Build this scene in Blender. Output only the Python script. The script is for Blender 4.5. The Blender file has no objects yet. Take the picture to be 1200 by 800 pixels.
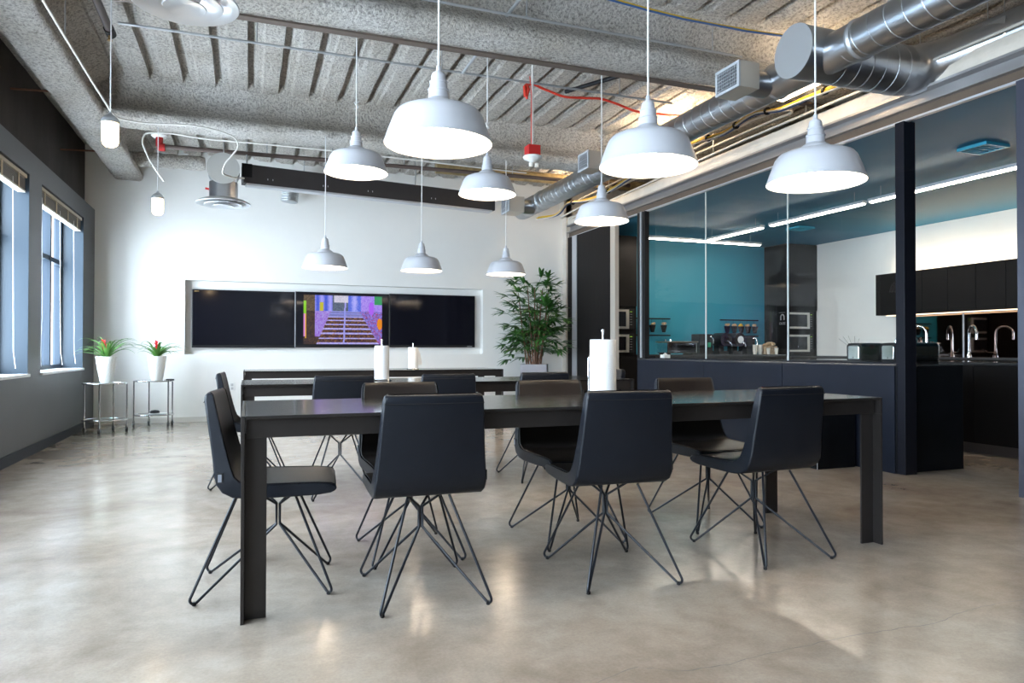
import bpy, bmesh, math, random
from mathutils import Vector, Matrix
random.seed(7)
S = bpy.context.scene
COL = S.collection
PI = math.pi
# ---------------------------------------------------------------- camera
cam_d = bpy.data.cameras.new('camera'); cam = bpy.data.objects.new('camera', cam_d); COL.objects.link(cam)
cam_d.sensor_width = 36.0; cam_d.lens = 36.0 * 828.43 / 1200.0; cam_d.clip_start = .05; cam_d.clip_end = 200
_yaw, _pit, _roll = .356581, .0119908, .00114937
fw = Vector((math.sin(_yaw)*math.cos(_pit), math.cos(_yaw)*math.cos(_pit), math.sin(_pit)))
rt = Vector((math.cos(_yaw), -math.sin(_yaw), 0)); up = rt.cross(fw)
r2 = rt*math.cos(_roll) + up*math.sin(_roll); u2 = -rt*math.sin(_roll) + up*math.cos(_roll)
cam.matrix_world = Matrix(((r2.x, u2.x, -fw.x, 0), (r2.y, u2.y, -fw.y, 0), (r2.z, u2.z, -fw.z, 1.0), (0, 0, 0, 1)))
S.camera = cam
# ---------------------------------------------------------------- world, exposure
S.view_settings.view_transform = 'Standard'; S.view_settings.look = 'None'
S.view_settings.exposure = 0.98; S.view_settings.gamma = 1.0; S.view_settings.use_curve_mapping = False
W = bpy.data.worlds.new('overcast_sky'); S.world = W; W.use_nodes = True
bg = W.node_tree.nodes['Background']; bg.inputs[0].default_value = (.74, .87, 1.0, 1); bg.inputs[1].default_value = 16.0
LAMP_E = 75.0      # pendant bulbs
WARM = (1.0, .70, .38)
WIN_Y = [(8.18, 10.09), (5.86, 7.77), (3.54, 5.45), (1.22, 3.13), (-1.10, .81), (-3.42, -1.51)]
def portal(name, loc, rot, sx, sy):
    l = bpy.data.lights.new(name, 'AREA'); l.shape = 'RECTANGLE'; l.size = sx; l.size_y = sy; l.cycles.is_portal = True
    o = bpy.data.objects.new(name, l); COL.objects.link(o); o.location = loc; o.rotation_euler = rot
for a, b in WIN_Y: portal('window_portal', (-2.22, (a+b)/2, 1.70), (0, -PI/2, 0), 1.9, b-a)

# ---------------------------------------------------------------- materials
MATS = {}
def mat(name, col, rough=.5, metal=0.0, var=0.0, nscale=8.0, bump=0.0, bscale=60.0, emit=None, es=0.0, spec=.5, coat=0.0, stretch=None, dark=None, alpha=None, rvar=0.0):
    if name in MATS: return MATS[name]
    m = bpy.data.materials.new(name); m.use_nodes = True; MATS[name] = m
    nt = m.node_tree; N = nt.nodes; L = nt.links; p = N['Principled BSDF']
    p.inputs['Base Color'].default_value = (*col, 1); p.inputs['Roughness'].default_value = rough
    p.inputs['Metallic'].default_value = metal; p.inputs['Specular IOR Level'].default_value = spec
    p.inputs['Coat Weight'].default_value = coat; p.inputs['Coat Roughness'].default_value = .15
    if emit: p.inputs['Emission Color'].default_value = (*emit, 1); p.inputs['Emission Strength'].default_value = es
    if var or bump or rvar:
        tc = N.new('ShaderNodeTexCoord'); mp = N.new('ShaderNodeMapping'); L.new(tc.outputs['Object'], mp.inputs[0])
        if stretch: mp.inputs['Scale'].default_value = stretch
    if var or rvar:
        n = N.new('ShaderNodeTexNoise'); n.inputs['Scale'].default_value = nscale; n.inputs['Detail'].default_value = 6; n.inputs['Roughness'].default_value = .6
        L.new(mp.outputs[0], n.inputs[0])
    if var:
        r = N.new('ShaderNodeValToRGB'); d = dark or tuple(max(0, c*(1-var)) for c in col)
        r.color_ramp.elements[0].position = .32; r.color_ramp.elements[1].position = .68
        r.color_ramp.elements[0].color = (*d, 1); r.color_ramp.elements[1].color = (*[min(1, c*(1+var*.5)) for c in col], 1)
        L.new(n.outputs[0], r.inputs[0]); L.new(r.outputs[0], p.inputs['Base Color'])
    if rvar:
        q = N.new('ShaderNodeMapRange'); q.inputs['To Min'].default_value = max(0, rough-rvar); q.inputs['To Max'].default_value = rough+rvar
        q.inputs['From Min'].default_value = .3; q.inputs['From Max'].default_value = .7
        L.new(n.outputs[0], q.inputs[0]); L.new(q.outputs[0], p.inputs['Roughness'])
    if bump:
        n2 = N.new('ShaderNodeTexNoise'); n2.inputs['Scale'].default_value = bscale; n2.inputs['Detail'].default_value = 4
        L.new(mp.outputs[0], n2.inputs[0]); b = N.new('ShaderNodeBump'); b.inputs['Strength'].default_value = bump; b.inputs['Distance'].default_value = .01
        L.new(n2.outputs[0], b.inputs['Height']); L.new(b.outputs[0], p.inputs['Normal'])
    return m
def floor_mat():
    m = mat('polished_concrete', (.4, .4, .4), .2, spec=.6); nt = m.node_tree; N = nt.nodes; L = nt.links; p = N['Principled BSDF']
    tc = N.new('ShaderNodeTexCoord')
    def noise(s, d, rg, dist=0, sc=None):
        n = N.new('ShaderNodeTexNoise'); n.inputs['Scale'].default_value = s; n.inputs['Detail'].default_value = d; n.inputs['Roughness'].default_value = rg; n.inputs['Distortion'].default_value = dist
        mp = N.new('ShaderNodeMapping'); L.new(tc.outputs['Object'], mp.inputs[0]); L.new(mp.outputs[0], n.inputs[0])
        if sc: mp.inputs['Scale'].default_value = sc
        return n
    def ramp(src, els):
        r = N.new('ShaderNodeValToRGB'); cr = r.color_ramp
        while len(cr.elements) < len(els): cr.elements.new(.5)
        for e, (ps, c) in zip(cr.elements, els): e.position = ps; e.color = (*c, 1)
        L.new(src, r.inputs[0]); return r
    big = ramp(noise(.9, 8, .62, .6).outputs[0], [(.30, (.255, .20, .152)), (.48, (.355, .30, .245)), (.68, (.44, .395, .34))])
    med = ramp(noise(6.5, 7, .66, .3).outputs[0], [(.28, (.72, .70, .68)), (.68, (1.06, 1.06, 1.06))])
    fine = ramp(noise(90, 3, .7).outputs[0], [(.30, (.88, .88, .88)), (.66, (1.05, 1.05, 1.05))])
    def mul(a, b, f=1.0):
        x = N.new('ShaderNodeMix'); x.data_type = 'RGBA'; x.blend_type = 'MULTIPLY'; x.inputs[0].default_value = f
        L.new(a, x.inputs[6]); L.new(b, x.inputs[7]); return x.outputs[2]
    c = mul(mul(big.outputs[0], med.outputs[0], .8), fine.outputs[0], .9)
    L.new(c, p.inputs['Base Color'])
    rr = N.new('ShaderNodeMapRange'); rr.inputs['To Min'].default_value = .12; rr.inputs['To Max'].default_value = .27
    L.new(noise(3.0, 6, .6).outputs[0], rr.inputs[0]); L.new(rr.outputs[0], p.inputs['Roughness'])
    b = N.new('ShaderNodeBump'); b.inputs['Strength'].default_value = .10; b.inputs['Distance'].default_value = .004
    L.new(noise(9, 3, .5).outputs[0], b.inputs['Height']); L.new(b.outputs[0], p.inputs['Normal'])
    return m
def spray_mat(name, col, dark):
    m = mat(name, col, .95, spec=.15); nt = m.node_tree; N = nt.nodes; L = nt.links; p = N['Principled BSDF']
    tc = N.new('ShaderNodeTexCoord'); n = N.new('ShaderNodeTexNoise'); n.inputs['Scale'].default_value = 44; n.inputs['Detail'].default_value = 6; n.inputs['Roughness'].default_value = .72
    L.new(tc.outputs['Object'], n.inputs[0])
    n3 = N.new('ShaderNodeTexNoise'); n3.inputs['Scale'].default_value = 1.6; n3.inputs['Detail'].default_value = 4; L.new(tc.outputs['Object'], n3.inputs[0])
    r = N.new('ShaderNodeValToRGB'); r.color_ramp.elements[0].position = .34; r.color_ramp.elements[1].position = .55
    r.color_ramp.elements[0].color = (*dark, 1); r.color_ramp.elements[1].color = (*col, 1); L.new(n.outputs[0], r.inputs[0])
    r3 = N.new('ShaderNodeValToRGB'); r3.color_ramp.elements[0].position = .3; r3.color_ramp.elements[1].position = .65
    r3.color_ramp.elements[0].color = (.80, .77, .72, 1); r3.color_ramp.elements[1].color = (1, 1, 1, 1); L.new(n3.outputs[0], r3.inputs[0])
    x = N.new('ShaderNodeMix'); x.data_type = 'RGBA'; x.blend_type = 'MULTIPLY'; x.inputs[0].default_value = 1
    L.new(r.outputs[0], x.inputs[6]); L.new(r3.outputs[0], x.inputs[7]); L.new(x.outputs[2], p.inputs['Base Color'])
    b = N.new('ShaderNodeBump'); b.inputs['Strength'].default_value = 1.0; b.inputs['Distance'].default_value = .055
    L.new(n.outputs[0], b.inputs['Height']); L.new(b.outputs[0], p.inputs['Normal'])
    return m
def glass_mat(name, tint=(1, 1, 1), refl=1.0):
    m = bpy.data.materials.new(name); m.use_nodes = True; MATS[name] = m; nt = m.node_tree; N = nt.nodes; L = nt.links
    N.remove(N['Principled BSDF']); t = N.new('ShaderNodeBsdfTransparent'); t.inputs[0].default_value = (*tint, 1)
    g = N.new('ShaderNodeBsdfGlossy'); g.inputs['Roughness'].default_value = 0.0; ge = N.new('ShaderNodeNewGeometry')
    d = N.new('ShaderNodeVectorMath'); d.operation = 'DOT_PRODUCT'; L.new(ge.outputs['Incoming'], d.inputs[0]); L.new(ge.outputs['Normal'], d.inputs[1])
    def mt(op, a, b=None):
        q = N.new('ShaderNodeMath'); q.operation = op
        for i, v in enumerate((a, b)):
            if v is None: continue
            if isinstance(v, (int, float)): q.inputs[i].default_value = v
            else: L.new(v, q.inputs[i])
        return q.outputs[0]
    sch = mt('ADD', mt('MULTIPLY', mt('POWER', mt('SUBTRACT', 1.0, mt('ABSOLUTE', d.outputs['Value'])), 5.0), .9), .06)   # two-surface reflectance of a thin pane
    k = N.new('ShaderNodeMath'); k.operation = 'MULTIPLY'; k.inputs[1].default_value = refl; L.new(sch, k.inputs[0])
    x = N.new('ShaderNodeMixShader'); L.new(k.outputs[0], x.inputs[0]); L.new(t.outputs[0], x.inputs[1]); L.new(g.outputs[0], x.inputs[2])
    L.new(x.outputs[0], N['Material Output'].inputs[0]); return m
M_floor = floor_mat()
M_spray = spray_mat('sprayed_fireproofing', (.70, .665, .62), (.28, .26, .235))
M_spray2 = spray_mat('sprayed_fireproofing_beam', (.76, .73, .69), (.31, .29, .265))
M_white = mat('white_wall_paint', (.80, .79, .76), .55, var=.02, nscale=3, bump=.05, bscale=200)
M_gray = mat('gray_wall_paint', (.078, .083, .095), .40, spec=.3, var=.06, nscale=3, bump=.05, bscale=160)
M_rough = mat('rough_gray_plaster', (.052, .046, .043), .75, spec=.2, var=.35, nscale=1.5, bump=.3, bscale=12, stretch=(1, 1, .4))
M_base = mat('navy_rubber_base', (.013, .018, .030), .45, spec=.15)
M_teal = mat('teal_paint', (.028, .275, .40), .5, var=.03, nscale=2)
M_leather = mat('navy_black_leather', (.006, .008, .013), .42, var=.12, nscale=14, bump=.08, bscale=240, spec=.30)
M_leather2 = mat('warm_lit_leather', (.012, .009, .008), .40, var=.12, nscale=10, bump=.08, bscale=240, spec=.40)  # same leather as the shell, brown of warm lamp reflections put into its colour
M_pipe = mat('black_piping', (.006, .006, .008), .5)
M_rod = mat('black_steel_rod', (.008, .010, .015), .34, metal=.2, spec=.5)
M_steel = mat('blackened_steel', (.034, .029, .027), .38, metal=.45, var=.18, nscale=3, stretch=(1, 1, .5))
M_steeltop = mat('waxed_steel_top', (.042, .038, .036), .15, metal=.5, bump=.02, bscale=15)
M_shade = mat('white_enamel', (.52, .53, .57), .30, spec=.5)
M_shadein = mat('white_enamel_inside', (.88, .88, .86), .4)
M_bulb = mat('lamp_bulb', (1, 1, 1), .5, emit=(1.0, .80, .58), es=LAMP_E)
M_jar = mat('lit_jar_glass', (1, 1, 1), .4, emit=(1.0, .66, .30), es=9.0)
M_cord = mat('white_cord', (.72, .72, .72), .5)
M_galv = mat('galvanised_duct', (.52, .54, .57), .30, metal=1.0, var=.05, nscale=4)
M_galv2 = mat('galvanised_flat', (.50, .52, .54), .42, metal=.8)
M_emt = mat('zinc_conduit', (.48, .50, .52), .38, metal=.7)
M_emtw = mat('painted_conduit', (.62, .60, .56), .45)
M_dif = mat('brushed_aluminium', (.62, .63, .65), .30, metal=.9)
M_alu = mat('anodised_aluminium', (.58, .60, .64), .35, metal=.6)
M_black = mat('satin_black', (.008, .008, .009), .45, spec=.25)
M_blackbox = mat('screen_housing_brown_black', (.035, .030, .030), .5, var=.1)
M_post = mat('navy_black_steel', (.008, .009, .014), .42, spec=.13)
M_door = mat('dark_wood_panel', (.010, .008, .008), .45, var=.3, nscale=6, stretch=(6, 6, .4), spec=.13)
M_counter = mat('charcoal_laminate', (.008, .011, .020), .42, var=.15, nscale=2.5, spec=.20)
M_counterend = mat('black_laminate', (.006, .007, .009), .45, var=.3, nscale=5, spec=.13)
M_ctop = mat('dark_stone_top', (.05, .05, .052), .12, var=.2, nscale=30)
M_cab = mat('black_cabinet', (.010, .009, .009), .42, spec=.13)
M_cream = mat('cream_plaster', (.60, .55, .48), .8, var=.12, nscale=5, bump=.2, bscale=30)
M_brown = mat('brown_soffit', (.12, .085, .060), .55, var=.2, nscale=3)
M_beam = mat('header_steel', (.34, .33, .33), .42, metal=.7, var=.12, nscale=2, stretch=(1, .3, 1))
M_void = mat('dark_void_plaster', (.10, .095, .09), .9, var=.4, nscale=4)
M_chrome = mat('chrome', (.75, .76, .78), .07, metal=1.0)
M_glass = glass_mat('partition_glass', (.97, .985, .98), .55)
M_wglass = glass_mat('window_glass', (.96, .98, .99))
M_tglass = glass_mat('table_glass', (.75, .86, .84), 1.5)
M_mirror = mat('smoked_mirror', (.38, .31, .29), .03, metal=1.0)
M_tv = mat('glossy_screen', (.006, .006, .010), .08, spec=.6)
M_tvbez = mat('screen_bezel', (.01, .01, .012), .3)
M_strip = mat('led_strip', (1, 1, 1), .5, emit=(1, .86, .70), es=28.0)
M_uplight = mat('warm_uplight', (1, 1, 1), .5, emit=(1.0, .74, .46), es=42.0)
M_red = mat('red_paint', (.45, .012, .012), .4)
M_redc = mat('red_cable', (.62, .04, .02), .5)
M_yel = mat('yellow_cable', (.70, .46, .02), .45)
M_blue = mat('blue_cable', (.03, .09, .26), .45)
M_plast = mat('white_plastic', (.78, .78, .76), .4)
M_paper = mat('paper_towel', (.86, .86, .85), .9, bump=.25, bscale=180)
M_pot = mat('gray_planter', (.26, .26, .29), .55, var=.06)
M_potw = mat('white_ceramic_mosaic', (.82, .82, .80), .3)
M_soil = mat('potting_soil', (.05, .035, .025), .95, bump=.6, bscale=50)
M_leaf = mat('palm_leaf', (.045, .150, .028), .42, var=.45, nscale=9)
M_leaf2 = mat('palm_leaf_light', (.085, .21, .035), .42, var=.3, nscale=9)
M_brom = mat('bromeliad_leaf', (.10, .26, .05), .4, var=.35, nscale=12)
M_flower = mat('red_bract', (.72, .02, .03), .45, var=.2)
M_cane = mat('brown_cane', (.17, .085, .05), .7, var=.4, nscale=20)
M_frame = mat('steel_window_frame', (.018, .028, .042), .4, spec=.2)
M_jamb = mat('window_reveal', (.028, .042, .058), .45, spec=.3)
M_sill = mat('white_sill', (.75, .78, .80), .4)
M_blind = mat('beige_blind', (.40, .34, .26), .6)
M_slat = mat('dark_beige_slats', (.13, .115, .095), .6)
M_brick = mat('tan_brick', (.16, .09, .055), .9, var=.2, nscale=5)
M_conc = mat('pale_facade', (.08, .12, .16), .8, var=.06)
M_fglass = mat('facade_glass', (.05, .09, .13), .1)
M_tan = mat('snack_tan', (.55, .38, .22), .8, var=.4, nscale=40)
M_ban = mat('snack_yellow', (.75, .45, .03), .6, var=.2, nscale=30)
M_ovenst = mat('oven_steel', (.60, .57, .52), .3, metal=.7)
M_ovenglass = mat('oven_glass', (.012, .012, .015), .1)
M_cup = mat('white_ceramic', (.80, .77, .70), .35)
M_gap = mat('black_joint', (.003, .003, .003), .8)
M_tagw = mat('label_white', (.20, .21, .24), .6)

# ---------------------------------------------------------------- mesh builder
class MB:
    def __init__(s): s.v = []; s.f = []
    def add(s, vs, fs):
        b = len(s.v); s.v += [tuple(v) for v in vs]; s.f += [tuple(b+i for i in f) for f in fs]; return s
    def box(s, x0, x1, y0, y1, z0, z1, rot=None, piv=(0, 0, 0)):
        vs = [(x, y, z) for z in (z0, z1) for y in (y0, y1) for x in (x0, x1)]
        if rot is not None:
            c, n = math.cos(rot), math.sin(rot)
            vs = [(piv[0]+(x-piv[0])*c-(y-piv[1])*n, piv[1]+(x-piv[0])*n+(y-piv[1])*c, z) for x, y, z in vs]
        return s.add(vs, [(0, 2, 3, 1), (4, 5, 7, 6), (0, 1, 5, 4), (2, 6, 7, 3), (0, 4, 6, 2), (1, 3, 7, 5)])
    def tube(s, pts, r, n=8, caps=True, radii=None):
        P = [Vector(p) for p in pts]; m = len(P)
        t0 = (P[1]-P[0]).normalized(); a = t0.orthogonal().normalized(); rings = []
        for i, p in enumerate(P):
            t = (P[min(i+1, m-1)]-P[max(i-1, 0)]).normalized()
            a = (a - t*a.dot(t)); a = a.normalized() if a.length > 1e-6 else t.orthogonal().normalized()
            b = t.cross(a); rr = radii[i] if radii else r
            rings.append([p + (a*math.cos(2*PI*k/n)+b*math.sin(2*PI*k/n))*rr for k in range(n)])
        vs = [q for R in rings for q in R]; fs = []
        for i in range(m-1):
            for k in range(n): fs.append((i*n+k, i*n+(k+1) % n, (i+1)*n+(k+1) % n, (i+1)*n+k))
        if caps: fs.append(tuple(range(n-1, -1, -1))); fs.append(tuple((m-1)*n+k for k in range(n)))
        return s.add(vs, fs)
    def lathe(s, prof, c=(0, 0, 0), n=32, caps=False):
        vs = []; fs = []; m = len(prof)
        for r, z in prof:
            for k in range(n): a = 2*PI*k/n; vs.append((c[0]+r*math.cos(a), c[1]+r*math.sin(a), c[2]+z))
        for i in range(m-1):
            for k in range(n): fs.append((i*n+k, i*n+(k+1) % n, (i+1)*n+(k+1) % n, (i+1)*n+k))
        if caps: fs.append(tuple(range(n-1, -1, -1))); fs.append(tuple((m-1)*n+k for k in range(n)))
        return s.add(vs, fs)
    def prism(s, poly, axis, a, b):
        n = len(poly); f = {'x': lambda p, t: (t, p[0], p[1]), 'y': lambda p, t: (p[0], t, p[1]), 'z': lambda p, t: (p[0], p[1], t)}[axis]
        vs = [f(p, a) for p in poly]+[f(p, b) for p in poly]
        fs = [tuple(range(n-1, -1, -1)), tuple(range(n, 2*n))]+[(i, (i+1) % n, n+(i+1) % n, n+i) for i in range(n)]
        return s.add(vs, fs)
    def build(s, name, m, parent=None, smooth=None, bevel=0, seg=2, normals=True):
        me = bpy.data.meshes.new(name); me.from_pydata(s.v, [], s.f)
        if normals:
            bm = bmesh.new(); bm.from_mesh(me); bmesh.ops.recalc_face_normals(bm, faces=bm.faces); bm.to_mesh(me); bm.free()
        me.materials.append(m)
        if smooth:
            me.polygons.foreach_set('use_smooth', [True]*len(me.polygons)); me.set_sharp_from_angle(angle=math.radians(smooth))
        o = bpy.data.objects.new(name, me); COL.objects.link(o)
        if bevel:
            b = o.modifiers.new('bevel', 'BEVEL'); b.width = bevel; b.segments = seg; b.limit_method = 'ANGLE'; b.angle_limit = math.radians(40)
        if parent: o.parent = parent
        return o
def tag(o, label, cat, group=None, kind=None):
    o['label'] = label; o['category'] = cat
    if group: o['group'] = group
    if kind: o['kind'] = kind
    return o
def thing(name, label, cat, loc=(0, 0, 0), rz=0, group=None):
    o = bpy.data.objects.new(name, None); COL.objects.link(o); o.location = loc; o.rotation_euler = (0, 0, rz); o.empty_display_size = .05
    return tag(o, label, cat, group)
def struct(o): o['kind'] = 'structure'; return o
def dup(root, loc, rz, label, group=None):
    def cp(o, par):
        c = o.copy(); COL.objects.link(c)
        if par: c.parent = par
        for ch in list(o.children):
            if ch.name in seen: cp(ch, c)
        return c
    seen = set()
    def walk(o):
        for ch in o.children: seen.add(ch.name); walk(ch)
    walk(root)
    c = cp(root, None); c.location = loc; c.rotation_euler = (0, 0, rz); c['label'] = label
    if group: c['group'] = group
    return c

# ================================================================ SETTING
XL, XR, YB, YR, ZD = -1.93, 9.37, 10.75, -5.0, 3.70
fo = MB().box(-2.3, 9.6, -5.2, 11.0, -.2, 0).build('floor', M_floor); struct(fo)
ck = MB()
crack = [(.99, 1.917), (1.155, 1.968), (1.27, 1.886), (1.442, 1.88), (1.62, 1.90), (1.796, 1.909), (2.01, 1.914), (2.2, 1.905), (2.407, 1.901), (2.523, 1.939), (2.62, 1.945), (2.733, 1.958), (2.918, 1.95), (3.3, 1.99), (3.8, 2.02)]
cr2 = [(.99, 1.917), (.7, 1.86), (.42, 1.88), (.1, 1.80)]
def crackline(pts, w):
    R = random.Random(3)
    P = []
    for i in range(len(pts)-1):
        for k in range(5):
            t = k/5; P.append((pts[i][0]*(1-t)+pts[i+1][0]*t, pts[i][1]*(1-t)+pts[i+1][1]*t + R.uniform(-.006, .006)))
    for i in range(len(P)-1):
        (x0, y0), (x1, y1) = P[i], P[i+1]; w0 = w*R.uniform(.5, 1.2)
        ck.add([(x0, y0-w0, .0006), (x1, y1-w0, .0006), (x1, y1+w0, .0006), (x0, y0+w0, .0006)], [(0, 1, 2, 3)])
crackline(crack, .0016); crackline(cr2, .0010)
ck.build('crack', mat('dark_crack', (.10, .085, .075), .6), fo)  # crack drawn as thin dark lines on the concrete
# back wall with a real recess for the screens
wb = MB(); nx0, nx1, nz0, nz1 = -.83, 3.505, .937, 1.968
wb.box(-2.3, nx0, YB, YB+.3, 0, ZD+.3).box(nx1, 5.0, YB, YB+.3, 0, ZD+.3).box(nx0, nx1, YB, YB+.3, 0, nz0).box(nx0, nx1, YB, YB+.3, nz1, ZD+.3).box(nx0, nx1, YB+.13, YB+.3, nz0, nz1)
struct(wb.build('wall_back', M_white))
struct(MB().box(-1.93, 4.9, YB-.012, YB, 0, .07).build('baseboard_back', mat('white_base', (.62, .60, .56), .5)))
# left wall with window openings
wl = MB(); ys = YR-.2
for a, b in sorted(WIN_Y):
    wl.box(-2.25, XL, ys, a, 0, 2.86); wl.box(-2.25, XL, a, b, 0, .76); wl.box(-2.25, XL, a, b, 2.64, 2.86); ys = b
wl.box(-2.25, XL, ys, YB, 0, 2.86)
struct(wl.build('wall_left', M_gray))
struct(MB().box(-2.35, -2.05, YR-.2, YB, 2.86, ZD+.3).build('wall_left_upper', M_rough))
struct(MB().box(XL, XL+.012, YR, YB, 0, .095).build('baseboard_left', M_base))
struct(MB().box(-2.3, 9.7, YR-.25, YR, 0, ZD+.3).build('wall_rear', mat('warm_gray_paint', (.34, .33, .32), .6)))
struct(MB().box(XR, XR+.25, YR, 11.0, 0, ZD+.3).build('wall_right', M_white))
struct(MB().box(5.0, XR, 10.35, 10.6, 0, 2.9).build('wall_kitchen_teal', M_teal))
struct(MB().box(4.9, XR+.2, 10.6, 11.05, 0, ZD+.3).build('wall_kitchen_back', M_cream))
# ceiling deck : ribbed steel deck with sprayed coat
dk = MB(); x = -2.3; prof = []
while x < 9.6:
    prof += [(x, ZD), (x+.155, ZD-.004), (x+.168, ZD+.060), (x+.212, ZD+.062), (x+.238, ZD+.022), (x+.280, ZD+.018)]; x += .303
n = len(prof)
yseg = [YR-.2 + (11.05-YR+.2)*k/60 for k in range(61)]
R = random.Random(5); vs = []; fs = []
for j, y in enumerate(yseg):
    for (px, pz) in prof: vs.append((px+R.uniform(-.006, .006), y, pz+R.uniform(-.006, .006)))
for j in range(60):
    for i in range(n-1): fs.append((j*n+i, j*n+i+1, (j+1)*n+i+1, (j+1)*n+i))
dk.add(vs, fs)
struct(dk.build('ceiling', M_spray, smooth=22, normals=False))
struct(MB().box(-2.35, 9.65, YR-.25, 11.05, ZD+.09, ZD+.3).build('ceiling_slab', M_spray))
def coated_beam(name, axis, c, zb, a, b, wf=.17, wt=.06, seed=1):
    prof = [(-wf, zb+.02), (-wf*.8, zb), (0, zb), (wf*.8, zb), (wf, zb+.02), (wf+.01, zb+.07), (wf*.8, zb+.12), (wt+.04, zb+.15), (wt, zb+.22), (wt, ZD-.14), (wt+.08, ZD-.06), (wt+.30, ZD+.06), (-wt-.30, ZD+.06), (-wt-.08, ZD-.06), (-wt, ZD-.14), (-wt, zb+.22), (-wt-.04, zb+.15), (-wf*.8, zb+.12), (-wf-.01, zb+.07)]
    R = random.Random(seed); m = int((b-a)/.06)+1; n = len(prof); vs = []; fs = []
    sm = [R.uniform(-.008, .008) for _ in range(m+1)]
    for j in range(m+1):
        t = a+(b-a)*j/m
        for (p, z) in prof:
            q = c+p*(1+R.uniform(-.03, .03))+sm[j]; zz = z+R.uniform(-.007, .007)
            vs.append((q, t, zz) if axis == 'y' else (t, q, zz))
    for j in range(m):
        for i in range(n): fs.append((j*n+i, j*n+(i+1) % n, (j+1)*n+(i+1) % n, (j+1)*n+i))
    return struct(MB().add(vs, fs).build(name, M_spray2, smooth=60))
coated_beam('trim_1', 'y', -1.53, 3.29, YR, YB, seed=1)
b1 = coated_beam('trim_2', 'x', 5.02, 3.305, -1.5, 9.4, .17, seed=2)
MB().box(-1.2, 9.0, 5.155, 5.225, 3.285, 3.30).build('bare_flange', mat('bare_steel_flange', (.10, .075, .06), .6, var=.2), b1)
coated_beam('trim_3', 'x', 8.10, 3.30, -1.5, 9.4, .20, seed=3)
coated_beam('trim_4', 'x', 1.2, 3.30, -1.5, 9.4, .17, seed=4)
coated_beam('trim_5', 'x', -2.4, 3.30, -1.5, 9.4, .17, seed=6)
# lumpy coated stub between the side beam and back wall
def lumpy(name, pts, r, m, seed, parent=None):
    R = random.Random(seed); P = [Vector(p) for p in pts]; Q = []; rad = []
    for i in range(len(P)-1):
        k = max(2, int((P[i+1]-P[i]).length/.06))
        for j in range(k): Q.append(P[i].lerp(P[i+1], j/k)); rad.append(r*R.uniform(.9, 1.1))
    Q.append(P[-1]); rad.append(r*.85)
    return MB().tube(Q, r, 14, radii=rad).build(name, m, parent, smooth=60)
struct(lumpy('trim_6', [(-1.5, 10.3, 3.48), (-.56, 10.3, 3.49)], .095, M_spray2, 9))
# ---- kitchen roof, fascia and header along the glass line
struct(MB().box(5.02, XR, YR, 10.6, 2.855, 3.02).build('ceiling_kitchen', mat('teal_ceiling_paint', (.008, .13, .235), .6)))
struct(MB().box(5.0, XR, YR, 10.6, 3.02, 3.14).build('trim_7', M_void))
struct(MB().box(4.93, 5.12, YR, YB, 3.055, 3.19).build('trim_8', M_cream, bevel=.006))
hd = MB(); hp = [(4.905, 3.035), (4.905, 3.055), (5.06, 3.055), (5.06, 2.925), (4.905, 2.925), (4.905, 2.94), (4.975, 2.945), (4.975, 3.03)]
hd.prism(hp, 'y', YR, YB-.001)
struct(hd.build('trim_9', M_beam))
struct(MB().box(4.955, 5.06, YR, YB-.001, 2.862, 2.925).build('trim_10', M_brown))
struct(MB().box(4.950, 4.990, YR, YB-.2, 2.845, 2.862).build('trim_11', M_alu))
# posts
def post(x0, x1, y0, y1, z1=2.85, m=None):
    return MB().box(x0, x1, y0, y1, 0, z1).build('steel_post', m or M_post, bevel=.003)
struct(MB().box(4.935, 5.06, 4.215, 4.30, 0, 2.85).build('trim_12', M_post, bevel=.003))
struct(MB().box(4.92, 4.99, 8.165, 8.36, 0, 2.85).build('trim_13', M_black, bevel=.002))
struct(MB().box(4.905, 4.925, 8.235, 8.265, .9, 2.85).build('trim_14', M_alu))
struct(MB().box(4.93, 5.05, 3.05, 3.325, 0, 2.85).build('trim_15', mat('slate_blue_steel', (.055, .06, .085), .35, metal=.2), bevel=.003))
struct(MB().box(4.93, 5.05, YR, 3.05, 0, 2.85).build('wall_partition', M_door))
# left dark door set
d1 = MB().box(4.93, 4.99, 10.43, 10.745, 0, 2.85).build('door_1', M_door); struct(d1)
d2 = MB().box(4.94, 4.985, 9.13, 10.27, .01, 2.85).build('door_2', M_door); struct(d2)
struct(MB().box(4.925, 4.99, 10.27, 10.43, 0, 2.85).build('trim_16', M_alu, bevel=.003))
struct(MB().box(4.925, 4.99, 8.99, 9.13, 0, 2.85).build('trim_17', mat('beige_edge_trim', (.42, .38, .33), .4), bevel=.003))
struct(MB().box(4.91, 4.93, 10.70, 10.748, 0, 3.0).build('trim_18', M_black))
struct(MB().box(4.86, 5.0, 10.60, 10.75, 3.19, ZD).build('trim_19', M_cream))
# glass panes
for i, (a, b) in enumerate([(4.305, 5.595), (5.60, 6.935), (6.94, 8.16)]):
    g = MB().add([(5.0, a, .90), (5.0, b, .90), (5.0, b, 2.85), (5.0, a, 2.85)], [(0, 1, 2, 3)]).build('glass_partition', M_glass, normals=False)
    tag(g, ['tall glass pane of the kitchen partition next to the black corner post', 'middle tall glass pane of the kitchen partition', 'tall glass pane of the kitchen partition furthest from the corner post'][i], 'glass pane', 'glass panes on the bar counter')
for y in (5.597, 6.937): struct(MB().box(4.994, 5.006, y-.006, y+.006, .90, 2.85).build('trim_20' if y < 6 else 'trim_21', mat('glass_edge', (.60, .66, .66), .25)))
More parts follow.
